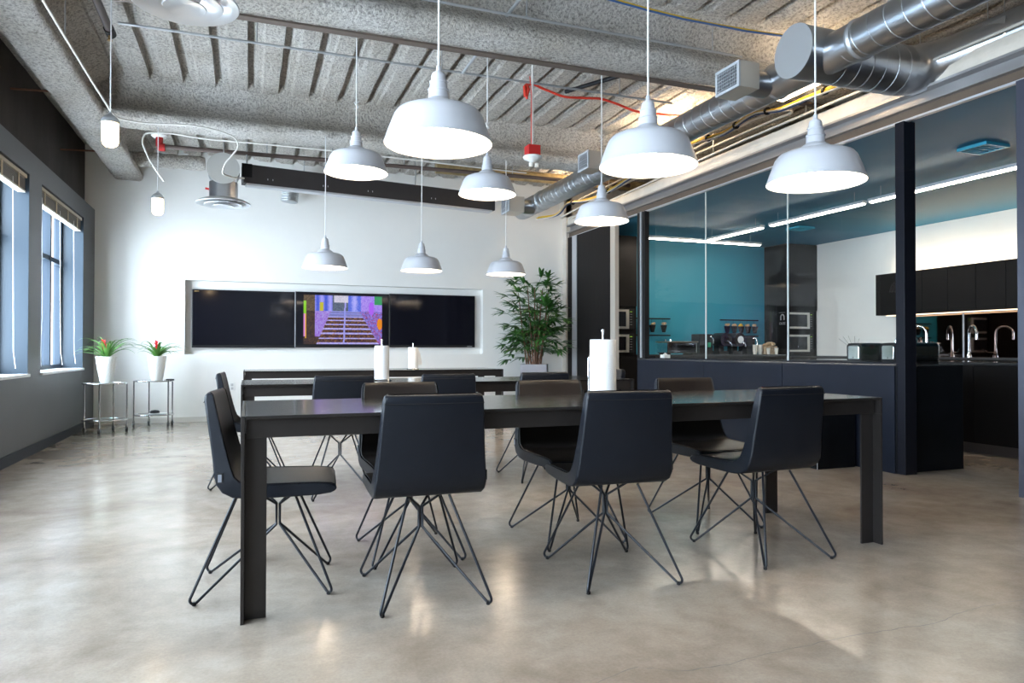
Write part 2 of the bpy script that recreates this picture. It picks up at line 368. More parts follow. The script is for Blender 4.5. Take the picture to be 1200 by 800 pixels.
# ---- window joinery (steel frames set 22 cm back in the reveal)
for k, (a, b) in enumerate(WIN_Y):
    w = struct(bpy.data.objects.new('window_%d' % (k+1), None)); COL.objects.link(w)
    X = -2.19
    MB().box(-2.25, XL-.001, b-.012, b-.001, .762, 2.638).build('reveal', M_jamb, w)
    MB().box(-2.25, XL-.001, a+.001, a+.012, .762, 2.638).build('reveal', M_jamb, w)
    MB().box(-2.25, XL+.02, a+.002, b-.002, .745, .772).build('window_sill', M_sill, w, bevel=.003)
    f = MB().box(X-.03, X+.03, a+.012, a+.06, .775, 2.638).box(X-.03, X+.03, b-.06, b-.012, .775, 2.638).box(X-.03, X+.03, a+.06, b-.06, .775, .82).box(X-.03, X+.03, a+.06, b-.06, 2.59, 2.638)
    f.build('window_frame', M_frame, w)
    for q in (1/3, 2/3): MB().box(X-.035, X+.055, a+(b-a)*q-.03, a+(b-a)*q+.03, .82, 2.59).build('mullion', M_frame, w)
    MB().box(X-.03, X+.045, a+.06, b-.06, 2.02, 2.075).build('transom', M_frame, w)
    for q in range(3):
        y0 = a+(b-a)*q/3+.03; y1 = a+(b-a)*(q+1)/3-.03
        for z0, z1 in ((.82, 2.02), (2.075, 2.59)):
            MB().add([(X, y0, z0), (X, y1, z0), (X, y1, z1), (X, y0, z1)], [(0, 1, 2, 3)]).build('pane', M_wglass, w, normals=False)
# raised blinds with cords in the two windows in view (and the ones alongside)
for k, (a, b) in enumerate(WIN_Y[:4]):
    t = thing('window_blind', ['raised beige blind with loop cords at the far window by the corner', 'raised beige blind with loop cords at the window cut by the left picture edge', 'raised beige blind beside the camera', 'raised beige blind behind the camera'][k], 'blind', (XL-.06, (a+b)/2, 2.63), 0, 'window blinds')
    h = (b-a)/2-.02
    MB().box(-.035, .045, -h, h, -.035, 0).build('head_rail', M_blind, t, bevel=.004)
    for j in range(9): MB().box(-.025, .030, -h+.01, h-.01, -.052-.0125*j, -.043-.0125*j).build('slat', M_slat, t)
    MB().box(-.028, .034, -h+.01, h-.01, -.168, -.152).build('bottom_rail', mat('blind_bottom', (.62, .60, .52), .5), t)
    for q in (-.8, -.3, .25, .75):
        MB().box(.036, .042, h*q-.012, h*q+.012, -.17, -.03).build('ladder_tape', mat('ladder_tape', (.52, .42, .28), .6), t)
    for q, dy in ((-.88, -.05), (-.1, .07), (.6, .05)):
        y0 = h*q; MB().tube([(.03, y0, -.1), (.035, y0+.005, -.6), (.04, y0+.012, -1.3), (.04, y0+dy*.5, -1.65), (.05, y0+dy, -1.80)], .004, 6).build('cord', M_cord, t, smooth=60)
# wall outlet
o = thing('wall_outlet', 'small white outlet low on the white back wall', 'outlet', (-.216, YB, .42)); MB().box(-.037, .037, -.008, 0, -.0, .115).build('cover_plate', M_plast, o, bevel=.002)
MB().box(-.016, .016, -.011, -.008, .015, .05).box(-.016, .016, -.011, -.008, .065, .10).build('socket', mat('socket_gray', (.5, .5, .5), .4), o)

# ================================================================ CHAIRS
OUT = [(-.212, .828), (-.222, .818), (-.223, .80), (-.212, .72), (-.200, .64), (-.190, .57), (-.184, .51), (-.174, .468), (-.152, .436), (-.115, .417), (-.06, .409), (.02, .408), (.13, .409), (.22, .412), (.262, .417)]
INN = [(-.204, .828), (-.194, .820), (-.189, .80), (-.171, .72), (-.153, .64), (-.138, .58), (-.124, .53), (-.110, .494), (-.090, .474), (-.06, .464), (-.02, .461), (.04, .460), (.13, .459), (.21, .457), (.262, .452)]
def hw(i):
    t = i/14.0
    return .190+.036*min(1, t/.5) if t < .6 else .226-.014*(t-.6)/.4
def conc(i):
    return [.0, .004, .008, .014, .018, .02, .02, .018, .016, .013, .010, .008, .006, .004, .002][i]
def make_chair():
    t = thing('dining_chair', '', 'chair', group='black leather chairs around the tables')
    nv = 12; VS = [2*j/nv-1 for j in range(nv+1)]
    # inner surface normal direction approx (toward sitter)
    def inner(i, v):
        u, z = INN[i]; w = hw(i)-.012; d = conc(i)*(1-v*v)
        a, b = INN[max(i-1, 0)], INN[min(i+1, 14)]; tx, tz = b[0]-a[0], b[1]-a[1]; l = math.hypot(tx, tz); nx, nz = -tz/l, tx/l
        return (u-nx*d if nx > 0 else u+nx*(-d), v*w, z-nz*d)
    def outer(i, v):
        u, z = OUT[i]; w = hw(i)
        d = .014*(1-v*v) if i < 9 else .004
        return (u-d if i < 9 else u, v*w, z-(d*.5 if i >= 7 else 0))
    # shell : outer skin + side walls + front nose
    vs = []; fs = []; n = nv+1
    for i in range(15):
        for v in VS: vs.append(outer(i, v))
    for i in range(15):
        for v in VS:
            p = inner(i, v); vs.append((p[0], p[1]*hw(i)/(hw(i)-.012), p[2]-.0) if abs(v) == 1 else (p[0]-.0, p[1], p[2]-.012 if i > 8 else p[2]-.004))
    o2 = 15*n
    for i in range(14):
        for j in range(nv): fs.append((i*n+j, i*n+j+1, (i+1)*n+j+1, (i+1)*n+j))
        fs.append((i*n, (i+1)*n, o2+(i+1)*n, o2+i*n)); fs.append((i*n+nv, o2+i*n+nv, o2+(i+1)*n+nv, (i+1)*n+nv))
    for j in range(nv): fs.append((j, o2+j, o2+j+1, j+1))
    # rounded nose
    base = len(vs)
    for (u, z) in ((.280, .424), (.287, .434), (.280, .445)):
        for v in VS: vs.append((u, v*hw(14), z))
    rows = [14*n, base, base+n, base+2*n, o2+14*n]
    for r in range(4):
        for j in range(nv): fs.append((rows[r]+j, rows[r]+j+1, rows[r+1]+j+1, rows[r+1]+j))
    for e in (0, nv): fs.append(tuple(x+e for x in rows))
    MB().add(vs, fs).build('upholstered_shell', M_leather, t, smooth=50, bevel=.011)
    # inner cushion
    vs = []; fs = []
    for i in range(15):
        for v in VS: p = inner(i, v); vs.append((p[0], p[1], p[2]+(.002)))
    for i in range(14):
        for j in range(nv): fs.append((i*n+j, i*n+j+1, (i+1)*n+j+1, (i+1)*n+j))
    b0 = len(vs)
    for v in VS: vs.append((.277, v*(hw(14)-.012), .447))
    for j in range(nv): fs.append((14*n+j, 14*n+j+1, b0+j+1, b0+j))
    MB().add(vs, fs).build('seat_cushion', M_leather2, t, smooth=60)
    for s in (-1, 1):
        P = [inner(i, s) for i in range(15)]; P = [(p[0]+.001, p[1]+s*.003, p[2]+.002) for p in P]+[(.279, s*(hw(14)-.009), .447)]
        MB().tube(P, .0028, 6).build('piping', M_pipe, t, smooth=60)
    # seam across the back near the top
    MB().tube([(outer(2, v)[0]-.001, outer(2, v)[1], .792) for v in VS], .0018, 5).build('back_seam', M_pipe, t)
    # wire legs : hairpins tied to a bundled column
    r = .0057
    for su in (-1, 1):
        for sv in (-1, 1):
            F = Vector((su*.254, sv*.207, .012)); A = Vector((su*.110, sv*.085, .412)); Cb = Vector((.045+su*.007, sv*.007, .253)); Ct = Vector((.045+su*.007, sv*.007, .340)); E = Vector((.045+su*.085, sv*.075, .408))
            rho = .0165; C0 = F+Vector((0, 0, rho-.004)); d1 = (A-C0).normalized(); d2 = (Cb-C0).normalized()
            bis = (d1+d2).normalized(); nn = d1.cross(d2).normalized(); half = math.acos(max(-1, min(1, d1.dot(d2))))/2
            n1 = nn.cross(d1) if nn.cross(d1).dot(bis) < 0 else -nn.cross(d1); n2 = nn.cross(d2) if nn.cross(d2).dot(bis) < 0 else -nn.cross(d2)
            P = [A]; e0 = n1; tot = PI-2*half
            for k in range(9):
                q = k/8; P.append(C0+(n1*math.sin((1-q)*tot)+n2*math.sin(q*tot))/math.sin(tot)*rho if abs(math.sin(tot)) > .05 else C0+(n1*(1-q)+n2*q).normalized()*rho)
            P += [Cb, Ct, E]
            lg = MB().tube(P, r, 8).build('leg', M_rod, t, smooth=70)
            MB().lathe([(.006, .0), (.0085, .002), (.0085, .012), (.006, .014)], (F.x, F.y, 0), 12, True).build('foot_glide', M_black, lg)
    # fabric tag with loop on the right flank
    MB().box(-.172, -.150, -.2275, -.2225, .475, .515).build('maker_tag', M_pipe, t)
    MB().box(-.168, -.154, -.2285, -.2277, .480, .510).build('tag_print', M_tagw, t)
    return t
chairs = [
    ((.685, 2.905), 89, 'black leather chair seen from behind, leftmost on the near side of the front table'),
    ((1.534, 2.855), 86, 'black leather chair seen from behind, in front of the near paper towel roll'),
    ((2.405, 2.895), 93.5, 'black leather chair seen from behind, rightmost on the near side of the front table'),
    ((.078, 3.213), -5.4, 'black leather chair at the left end of the front table, seen in profile'),
    ((.751, 3.50), -90, 'leftmost chair on the far side of the front table, facing the camera'),
    ((1.605, 3.49), -89, 'middle chair on the far side of the front table, facing the camera'),
    ((2.51, 3.51), -92, 'rightmost chair on the far side of the front table, with its seat showing'),
    ((.61, 5.09), 90, 'black chair tucked under the middle table, left of its paper towel roll'),
    ((1.37, 5.19), 89, 'black chair tucked under the middle table, right of its paper towel roll'),
    ((2.13, 5.21), 91, 'black chair tucked under the middle table, just below the gray planter'),
    ((.015, 5.66), -3, 'black chair at the left end of the middle table, seen in profile'),
    ((2.93, 5.76), 180, 'black chair at the right end of the middle table, behind the near towel roll'),
]
ch0 = make_chair(); ch0.location = (*chairs[0][0], 0); ch0.rotation_euler = (0, 0, math.radians(chairs[0][1])); ch0['label'] = chairs[0][2]
for (p, a, l) in chairs[1:]: dup(ch0, (*p, 0), math.radians(a), l)

# ================================================================ TABLES
def make_table():
    t = thing('dining_table', '', 'table', group='long blackened steel tables'); L, Dp = 3.085, .835
    MB().box(.010, L-.010, .0, Dp, .745, .757).build('table_top', M_steeltop, t, bevel=.0012)
    for (y0, y1) in ((.035, .047), (Dp-.047, Dp-.035)): MB().box(.014, L-.014, y0, y1, .672, .744).build('apron', M_steel, t, bevel=.001)
    for s in (0, 1):
        x0, x1 = ((-.004, .008) if s == 0 else (L-.008, L+.004))
        MB().box(x0, x1, .0, Dp, .672, .757).build('end_plate', M_steel, t, bevel=.001)
        for q in (0, 1):
            lg = MB()
            y0, y1 = ((0, .060) if q == 0 else (Dp-.060, Dp)); lg.box(x0, x1, y0, y1, 0, .672)
            yb0, yb1 = ((.050, .060) if q == 0 else (Dp-.060, Dp-.050)); a, b = ((x1, x1+.078) if s == 0 else (x0-.078, x0))
            lg.box(a, b, yb0, yb1, 0, .690); lg.build('leg', M_steel, t, bevel=.001)
    return t
tb = make_table(); tb.location = (-.02, 2.757, 0); tb['label'] = 'long dark steel dining table nearest the camera'
dup(tb, (-.045, 5.22, 0), 0, 'long dark steel dining table in the middle, behind the front one')
dup(tb, (-.05, 8.47, 0), 0, 'long dark steel dining table furthest back, near the wall of screens')

# paper towel rolls
def towel(x, y, label, sheet=False, h=.275, r=.064, arm=True):
    t = thing('paper_towel_holder', label, 'paper towel', (x, y, .757), 0, 'paper towel rolls on the tables')
    MB().lathe([(0, 0), (.075, 0), (.078, .004), (.075, .010), (0, .012)], n=32).build('base', M_chrome, t, smooth=40)
    MB().tube([(0, 0, .01), (0, 0, h+.055)], .005, 10).lathe([(0, 0), (.009, .003), (.009, .012), (0, .015)], (0, 0, h+.05), 12).build('pole', M_chrome, t, smooth=40)
    MB().lathe([(.02, .0), (r, .0), (r+.0005, .004), (r+.0005, h-.004), (r, h), (.02, h), (.02, 0)], (0, 0, .013), 40).build('paper_roll', M_paper, t, smooth=40)
    if arm: MB().tube([(-.078, 0, .008), (-.080, 0, .10), (-.080, 0, h*.72), (-.072, .0, h*.78), (-.068, 0, h*.80)], .0035, 8).build('spring_arm', M_chrome, t, smooth=60)
    if sheet: MB().add([(r, .0, .27), (r+.03, -.012, .20), (r+.055, -.01, .06), (r+.02, -.03, .05), (r-.01, -.03, .27), (r-.005, -.045, .05)], [(0, 1, 4), (1, 2, 3), (1, 3, 5), (1, 5, 4)]).build('loose_sheet', M_paper, t, normals=False)
towel(1.640, 3.115, 'large paper towel roll on a chrome stand on the front table', h=.281)
towel(.985, 5.585, 'paper towel roll on the middle table', r=.056, h=.262, arm=False)
towel(1.945, 8.80, 'paper towel roll with a loose sheet hanging, on the furthest table', True, r=.060, h=.262, arm=False)

# ================================================================ PENDANTS
SH = [(.2375, -.004), (.240, .000), (.237, .006), (.224, .045), (.207, .090), (.196, .118), (.180, .138), (.155, .149), (.110, .156), (.084, .160), (.082, .166), (.076, .177), (.062, .188), (.050, .194)]
NK = [(.052, .192), (.046, .199), (.0435, .232), (.0475, .234), (.0475, .239), (.040, .241), (.0375, .268), (.0405, .270), (.0405, .275), (.034, .277), (.0315, .303), (.027, .313), (.015, .318), (.012, .323), (.010, .345), (.004, .347)]
def make_pendant():
    t = thing('pendant_lamp', '', 'lamp', group='white enamel pendant lamps')
    inn = [(r-.003, z-.002) for r, z in SH[2:]]
    MB().lathe(SH, n=56).build('shade', M_shade, t, smooth=45)
    MB().lathe([SH[0]]+inn+[(.0, .19)], n=56).build('shade_lining', M_shadein, t, smooth=45)
    MB().lathe(NK, n=32).build('neck', M_shade, t, smooth=18)
    bb = MB().lathe([(0, .0), (.022, .004), (.042, .02), (.050, .045), (.046, .07), (.030, .095), (.018, .115), (.018, .15)], (0, 0, .035), 20).build('bulb', M_bulb, t, smooth=60)
    return t
pend = [((.785, 3.046, 1.915), 'large white pendant lamp over the left of the front table'),
        ((1.836, 3.014, 1.905), 'large white pendant lamp over the middle of the front table'),
        ((2.693, 2.816, 1.852), 'white pendant lamp over the right of the front table, before the kitchen glass'),
        ((.764, 5.469, 2.355), 'white pendant lamp hanging high over the left of the middle table'),
        ((1.859, 5.587, 2.298), 'white pendant lamp hanging high over the centre of the middle table'),
        ((2.909, 5.55, 2.135), 'white pendant lamp over the right end of the middle table'),
        ((.769, 7.85, 1.888), 'small distant white pendant lamp above the left screen edge'),
        ((1.865, 8.0, 1.915), 'small distant white pendant lamp at the centre, above the screens'),
        ((2.912, 8.03, 1.916), 'small distant white pendant lamp above the right end of the screens')]
p0 = make_pendant(); p0.location = pend[0][0]; p0['label'] = pend[0][1]
lamps = [p0]+[dup(p0, loc, 0, l) for loc, l in pend[1:]]
for i, (c, (loc, l)) in enumerate(zip(lamps, pend)):
    top = (3.31 if loc[1] > 7.5 else ZD+.01)-loc[2]
    MB().tube([(0, 0, .34), (.001, 0, .9), (0, 0, top)], .0045, 6).build('cord', M_cord, c)
    if 3 <= i <= 5:
        z0 = 2.75-loc[2]+.1
        MB().tube([(-.02, 0, z0-.01), (.018, .004, z0+.012), (-.012, -.004, z0+.03), (.02, 0, z0+.05), (-.018, .003, z0+.045), (.012, 0, z0)], .004, 6).build('cord_knot', M_cord, c, smooth=60)
# jar lights over the window side
def make_jar():
    t = thing('jar_pendant', '', 'lamp', group='jar pendant lights by the windows')
    MB().lathe([(0, 0), (.03, .004), (.048, .02), (.054, .05), (.054, .15), (.05, .168)], n=24).build('glass_jar', M_jar, t, smooth=50)
    MB().lathe([(.05, .166), (.060, .168), (.060, .188), (.052, .20), (.040, .215), (.022, .228), (.012, .236), (.010, .25), (0, .252)], n=24).build('cap', M_galv2, t, smooth=35)
    MB().tube([(0, 0, .25), (0, 0, ZD-2.44)], .0045, 6).build('cord', M_cord, t)
    return t
j0 = make_jar(); j0.location = (-.925, 5.66, 2.43); j0['label'] = 'glowing glass jar light nearest the camera, over the window side'
dup(j0, (-.89, 8.12, 2.39), 0, 'smaller glowing glass jar light against the white back wall')
dup(j0, (-.93, 2.2, 2.43), 0, 'glowing glass jar light out of frame near the camera')

# ================================================================ DUCTS
def rings(mb, p0, p1, r, step, th=.006, w=.012):
    P0, P1 = Vector(p0), Vector(p1); L = (P1-P0).length; d = (P1-P0)/L; k = int(L/step)
    for i in range(1, k+1):
        q = P0+d*step*(i-.4); mb.tube([q-d*w/2, q-d*w/4, q+d*w/4, q+d*w/2], r, 32, False, radii=[r, r+th, r+th, r])
def spiral(p0, p1, r, pitch, th=.004, slant=None):
    P0, P1 = Vector(p0), Vector(p1); L = (P1-P0).length; d = (P1-P0)/L; a = d.orthogonal().normalized(); b = d.cross(a)
    n = int(L/pitch*24); pts = [P0+d*(L*i/n)+(a*math.cos(2*PI*i/24)+b*math.sin(2*PI*i/24))*r for i in range(n+1)]
    return pts
dt = thing('spiral_duct', 'long round galvanised spiral duct running beside the kitchen glass', 'duct', (3.96, 4.4, 3.01))
def loc(p, o=(3.96, 4.4, 3.01)): return (p[0]-o[0], p[1]-o[1], p[2]-o[2])
R1 = .1365
MB().tube([loc((3.96, 10.2, 3.153)), loc((3.96, 4.12, 3.153))], R1, 40).build('long_run', M_galv, dt, smooth=40)
MB().tube([loc((3.96, 4.10, 3.153)), loc((3.96, .2, 3.153))], R1, 40).build('near_run', M_galv, dt, smooth=40)
MB().tube([loc(p) for p in spiral((3.96, 10.1, 3.153), (3.96, 4.6, 3.153), R1, .135)], .0035, 5).build('spiral_seam', M_galv2, dt)
MB().tube([loc(p) for p in spiral((3.96, 3.80, 3.153), (3.96, .3, 3.153), R1, .135)], .0035, 5).build('spiral_seam', M_galv2, dt)
for y in (9.35, 4.55, 3.72): MB().tube([loc((3.96, y-.02, 3.153)), loc((3.96, y-.008, 3.153)), loc((3.96, y+.008, 3.153)), loc((3.96, y+.02, 3.153))], R1, 40, False, radii=[R1, R1+.008, R1+.008, R1]).build('coupling', M_galv2, dt, smooth=40)
R2 = .188; CY, CZ = 4.10, 3.185
MB().tube([loc((3.72, CY, CZ)), loc((4.75, CY, CZ))], R2, 48).build('cross_duct', M_galv, dt, smooth=40)
MB().tube([loc((3.713, CY, CZ)), loc((3.719, CY, CZ))], R2+.004, 48).build('end_cap', mat('duct_end_cap', (.40, .41, .42), .5, metal=.5), dt, smooth=40)
MB().tube([loc(p) for p in spiral((4.02, CY, CZ), (4.72, CY, CZ), R2, .12)], .0035, 5).build('spiral_seam', M_galv2, dt)
MB().tube([loc((4.75, CY, CZ)), loc((4.87, CY-.02, CZ+.01)), loc((4.98, CY-.10, CZ+.04)), loc((5.05, CY-.25, CZ+.06)), loc((5.10, CY-.7, CZ+.08)), loc((5.10, CY-1.6, CZ+.08))], R2, 40, radii=[R2, R2*.99, R2*.94, R2*.86, .16, .15]).build('elbow', M_galv, dt, smooth=40)
boots = [((3.50, 4.565, 3.115), .145, .10, 3.84, 'square white grille boot on the duct nearest the camera'), ((3.50, 7.10, 3.105), .125, .10, 3.82, 'square white grille boot halfway along the duct'), ((3.46, 9.55, 3.08), .16, .11, 3.86, 'square grille boot at the far end of the duct')]
for (c, hy, hz, xe, l) in boots:
    t = thing('supply_grille', l, 'vent', c, 0, 'supply grilles on the duct')
    dx = xe-c[0]-.1
    MB().add([(0, -hy, -hz), (0, hy, -hz), (0, hy, hz), (0, -hy, hz), (dx*.75, -hy, -hz), (dx*.75, hy, -hz), (dx*.75, hy, hz), (dx*.75, -hy, hz)], [(0, 1, 5, 4), (1, 2, 6, 5), (2, 3, 7, 6), (3, 0, 4, 7), (4, 5, 6, 7)]).build('boot', mat('duct_board', (.52, .47, .40), .4, metal=.5), t)
    MB().tube([(dx*.7, 0, 0), (dx+.12, 0, 0)], min(hy, hz)*.98, 28).build('collar', M_galv, t, smooth=40)
    fr = MB().box(-.012, .004, -hy, -hy+.022, -hz, hz).box(-.012, .004, hy-.022, hy, -hz, hz).box(-.012, .004, -hy+.022, hy-.022, -hz, -hz+.022).box(-.012, .004, -hy+.022, hy-.022, hz-.022, hz)
    fr.build('grille_frame', mat('grille_gray', (.42, .44, .47), .4), t)
    MB().box(.012, .02, -hy+.01, hy-.01, -hz+.01, hz-.01).build('dark_throat', M_gap, t)
    k = 9
    for i in range(k): y = -hy+.022+(2*hy-.044)*(i+.5)/k; MB().box(-.004, .010, y-.0025, y+.0025, -hz+.022, hz-.022).build('louvre', M_alu, t)
    for i in range(6): z = -hz+.022+(2*hz-.044)*(i+.5)/6; MB().box(-.009, -.004, -hy+.022, hy-.022, z-.002, z+.002).build('blade', M_alu, t)
# round ceiling diffusers
def diffuser(loc_, s, label, drop, M_dif=M_dif, dr=.6):
    t = thing('round_diffuser', label, 'vent', loc_, 0, 'round ceiling diffusers')
    a = .30*s
    MB().lathe([(a*.62, .055), (a*.80, .040), (a*.97, .012), (a, .0), (a*.985, -.006), (a*.90, .0), (a*.74, .018), (a*.60, .045)], n=56).build('outer_cone', M_dif, t, smooth=50)
    MB().lathe([(a*.34, .045), (a*.55, .012), (a*.70, -.012), (a*.69, -.018), (a*.52, -.006), (a*.30, .03)], n=48).build('middle_cone', M_dif, t, smooth=50)
    MB().lathe([(a*.10, .02), (a*.28, -.006), (a*.40, -.028), (a*.385, -.034), (a*.22, -.020), (0, -.012)], n=40).build('inner_cone', M_dif, t, smooth=50)
    MB().tube([(0, 0, .03), (0, 0, drop)], a*dr, 40).build('drop_duct', M_galv, t, smooth=40)
    return t
dd = diffuser((-.36, 4.50, 3.02), 1.0, 'large brushed metal diffuser cut by the top picture edge', .40)
d3 = diffuser((-.288, 9.02, 2.725), 1.02, 'round metal diffuser under a capped duct before the white back wall', .25, mat('pale_diffuser', (.50, .51, .52), .4, metal=.2), .52)
MB().tube([(0, -.17, .383), (0, .10, .383)], .176, 44).build('horizontal_duct', M_galv, d3, smooth=40)
MB().tube([(0, -.178, .383), (0, -.171, .383)], .180, 44).build('end_cap', mat('diffuser_cap', (.46, .46, .44), .55, metal=.3), d3, smooth=40)
MB().tube([(-.14, 0, .16), (-.20, 0, .17)], .012, 8).build('damper_knob', M_red, d3)
MB().tube([(0, 0, .55), (0, 0, .99)], .006, 8).build('hanger_rod', M_emt, d3)
# flexible duct tail by the back wall
fx = thing('flexible_duct', 'short ribbed flexible duct poking down before the white back wall', 'duct', (.53, 10.5, 3.1))
P = [(0, 0, .0), (.01, 0, .10), (.02, 0, .18), (.05, .02, .26)]
Q = [Vector(P[i]).lerp(Vector(P[i+1]), k/8) for i in range(3) for k in range(8)]
MB().tube(Q, .115, 24, radii=[.115+(.006 if i % 2 else -.004) for i in range(len(Q))]).build('ribbed_hose', M_galv2, fx, smooth=30)
MB().box(-.03, .34, -.05, .06, .24, .27).build('hanger_plate', M_plast, fx)
MB().tube([(.2, 0, .26), (.2, 0, .61)], .006, 8).build('hanger_rod', M_emt, fx)

# projection screen housing (hung slightly askew)
ang = math.atan2(.57, 3.36)*.98
sc = thing('projection_screen', 'long dark projection screen housing hung near the back wall', 'screen', (-.08, 9.18, 3.0), math.atan2(9.72-9.18, 3.33+.06))
MB().box(0, 3.45, -.06, .10, .02, .25).build('housing', M_blackbox, sc, bevel=.004)
MB().box(.04, 3.40, -.065, .07, -.005, .018).build('bottom_bar', M_alu, sc)
MB().box(-.02, .10, -.064, -.0605, .09, .255).build('end_bracket', M_black, sc)
for x in (.05, 1.1, 2.25, 3.3):
    MB().tube([(x, .02, .25), (x, .02, .66)], .008, 8).build('hanger_rod', M_emt, sc)
for x in (.28, .96, 1.55, 2.45): MB().box(x, x+.008, -.063, -.06, .08, .10).box(x+.06, x+.068, -.063, -.06, .08, .10).build('screw_pair', M_alu, sc)

# ================================================================ CONDUITS, CABLES, SPRINKLERS
def catmull(pts, k=6):
    if len(pts) < 4: return pts
    P = [Vector(p) for p in pts]; P = [P[0]*2-P[1]]+P+[P[-1]*2-P[-2]]; out = []
    for i in range(1, len(P)-2):
        a, b, c, d = P[i-1:i+3]; L0, L1, L2 = (b-a).length, (c-b).length, (d-c).length
        m1 = ((c-b)/L1*L0+(b-a)/L0*L1)/(L0+L1)*L1; m2 = ((d-c)/L2*L1+(c-b)/L1*L2)/(L1+L2)*L1
        for j in range(k):
            t = j/k; out.append(b*(2*t**3-3*t*t+1)+m1*(t**3-2*t*t+t)+c*(-2*t**3+3*t*t)+m2*(t**3-t*t))
    return out+[P[-2]]
def run(name, pts, r, m, label, cat='pipe', n=8, group=None, clips=None):
    pts = catmull(pts); c = Vector(pts[0]); o = MB().tube([Vector(p)-c for p in pts], r, n).build(name, m, smooth=60); o.location = c
    tag(o, label, cat, group)
    if clips:
        for q in clips: k = MB().tube([(q[0]-c.x, q[1]-c.y, q[2]-c.z), (q[0]-c.x, q[1]-c.y, ZD+.02-c.z)], .005, 6).build('hanger_rod', M_emt, o)
    return o
run('conduit', [(-.95, 6.1, 3.5), (4.0, 6.12, 3.5)], .011, M_emt, 'thin zinc conduit crossing the ribbed ceiling between the beams', clips=[(0.05, 6.1, 3.5), (1.6, 6.1, 3.5), (3.4, 6.11, 3.5)])
run('conduit', [(-1.1, 4.80, 3.45), (3.85, 4.84, 3.45)], .010, M_emt, 'thin zinc conduit clamped along the near beam', clips=[(1.9, 4.8, 3.45), (3.55, 4.83, 3.45)])
run('conduit', [(1.797, 2.0, 3.5), (1.797, 6.1, 3.5)], .013, M_emt, 'straight zinc conduit running away from the camera under the near beam', clips=[(1.797, 3.0, 3.5)])
run('conduit', [(-1.23, 2.0, 3.2), (-1.229, 4.0, 3.2), (-1.222, 6.0, 3.2), (-1.207, 7.2, 3.2), (-1.20, 7.45, 3.2), (-1.17, 7.60, 3.205), (-1.05, 7.70, 3.215), (-.45, 7.76, 3.245), (-.23, 7.85, 3.23), (-.14, 7.90, 3.20), (-.115, 7.92, 3.14), (-.17, 7.95, 3.04), (-.24, 7.98, 2.95), (-.265, 8.0, 2.88), (-.20, 8.2, 2.87), (-.06, 8.5, 2.93)], .0095, M_emtw, 'pale conduit beside the window beam that bends towards the diffuser', clips=[(-1.228, 4.0, 3.2), (-1.226, 5.75, 3.2)])
run('conduit', [(-.842, 8.2, 2.766), (-.94, 8.2, 2.91), (-1.02, 8.2, 3.072), (-1.045, 8.2, 3.167), (-1.02, 8.2, 3.24), (-.90, 8.2, 3.265), (-.45, 8.2, 3.25), (.06, 8.18, 3.25), (3.3, 8.34, 3.25)], .009, M_emtw, 'pale conduit under the far beam with a bend at its left end')
sp = thing('sprinkler_pipe', 'dark brown sprinkler pipe with a red fitting near the back wall', 'pipe', (-1.0, 9.25, 3.4))
MB().tube([(0, 0, 0), (6.2, -.2, 0)], .026, 12).build('pipe_run', mat('brown_iron_pipe', (.10, .07, .06), .5), sp, smooth=50)
MB().tube([(-.02, 0, -.01), (.06, 0, -.01)], .045, 14).build('red_elbow', M_red, sp, smooth=50)
MB().tube([(0, 0, .0), (0, 0, .10)], .04, 14).build('red_tee', M_red, sp, smooth=50)
MB().lathe([(0, 0), (.07, .0), (.09, .02), (0, .03)], (0, 0, .10), 20).build('white_plate', M_plast, sp, smooth=40)
for x in (1.2, 2.9, 4.4): MB().tube([(x, -.03*x, 0), (x, -.03*x, .31)], .006, 6).build('hanger_rod', M_emt, sp)
st = run('stub_pipe', [(-1.035, 5.0, 3.5), (-1.033, 6.30, 3.5)], .030, mat('dark_iron_pipe', (.06, .045, .04), .4, metal=.4), 'thick dark sprinkler pipe ending under the ceiling above the jar light', n=14)
MB().tube([(0, 1.22, 0), (0, 1.34, 0)], .038, 14).build('threaded_cap', M_black, st, smooth=50)
MB().tube([(.0, 1.28, 0), (.0, 1.28, -.06), (.0, 1.28, -.075)], .012, 8, radii=[.012, .012, .02]).build('sprinkler_head', mat('brass', (.45, .30, .12), .35, metal=.9), st)
# threaded wall rods between left wall and beam
for y, z, l in ((7.62, 3.40, 'rusty threaded rod tying the left wall to the coated beam, nearer one'), (9.45, 3.33, 'rusty threaded rod tying the left wall to the coated beam, by the corner')):
    r_ = run('tie_rod', [(-2.06, y, z-.02), (-1.62, y, z)], .010, mat('rusty_rod', (.16, .07, .04), .7), l, 'rod', group='tie rods at the left wall')
# smoke alarm on red drop
sm = thing('smoke_alarm', 'white smoke alarm under a red box on a thin drop pipe', 'alarm', (2.32, 5.72, 2.64))
MB().lathe([(0, .0), (.02, .0), (.035, .012), (.075, .03), (.085, .045), (.08, .055), (0, .056)], n=32).build('detector_dome', M_plast, sm, smooth=50)
MB().box(-.055, .055, -.055, .055, .056, .145).build('red_box', M_red, sm, bevel=.003)
MB().tube([(0, 0, .145), (0, 0, 1.06)], .010, 8).build('drop_pipe', M_emtw, sm)
MB().tube([(-.016, -.01, .145), (-.014, -.01, .6), (-.03, -.01, .75)], .004, 6).build('red_wire', M_redc, sm)
MB().lathe([(.0, 0), (.02, -.01), (.02, -.04), (.0, -.045)], (-.02, -.02, 0), 10).lathe([(.0, 0), (.02, -.01), (.02, -.04), (.0, -.045)], (.03, -.02, 0), 10).build('lamp_lens', M_cup, sm)
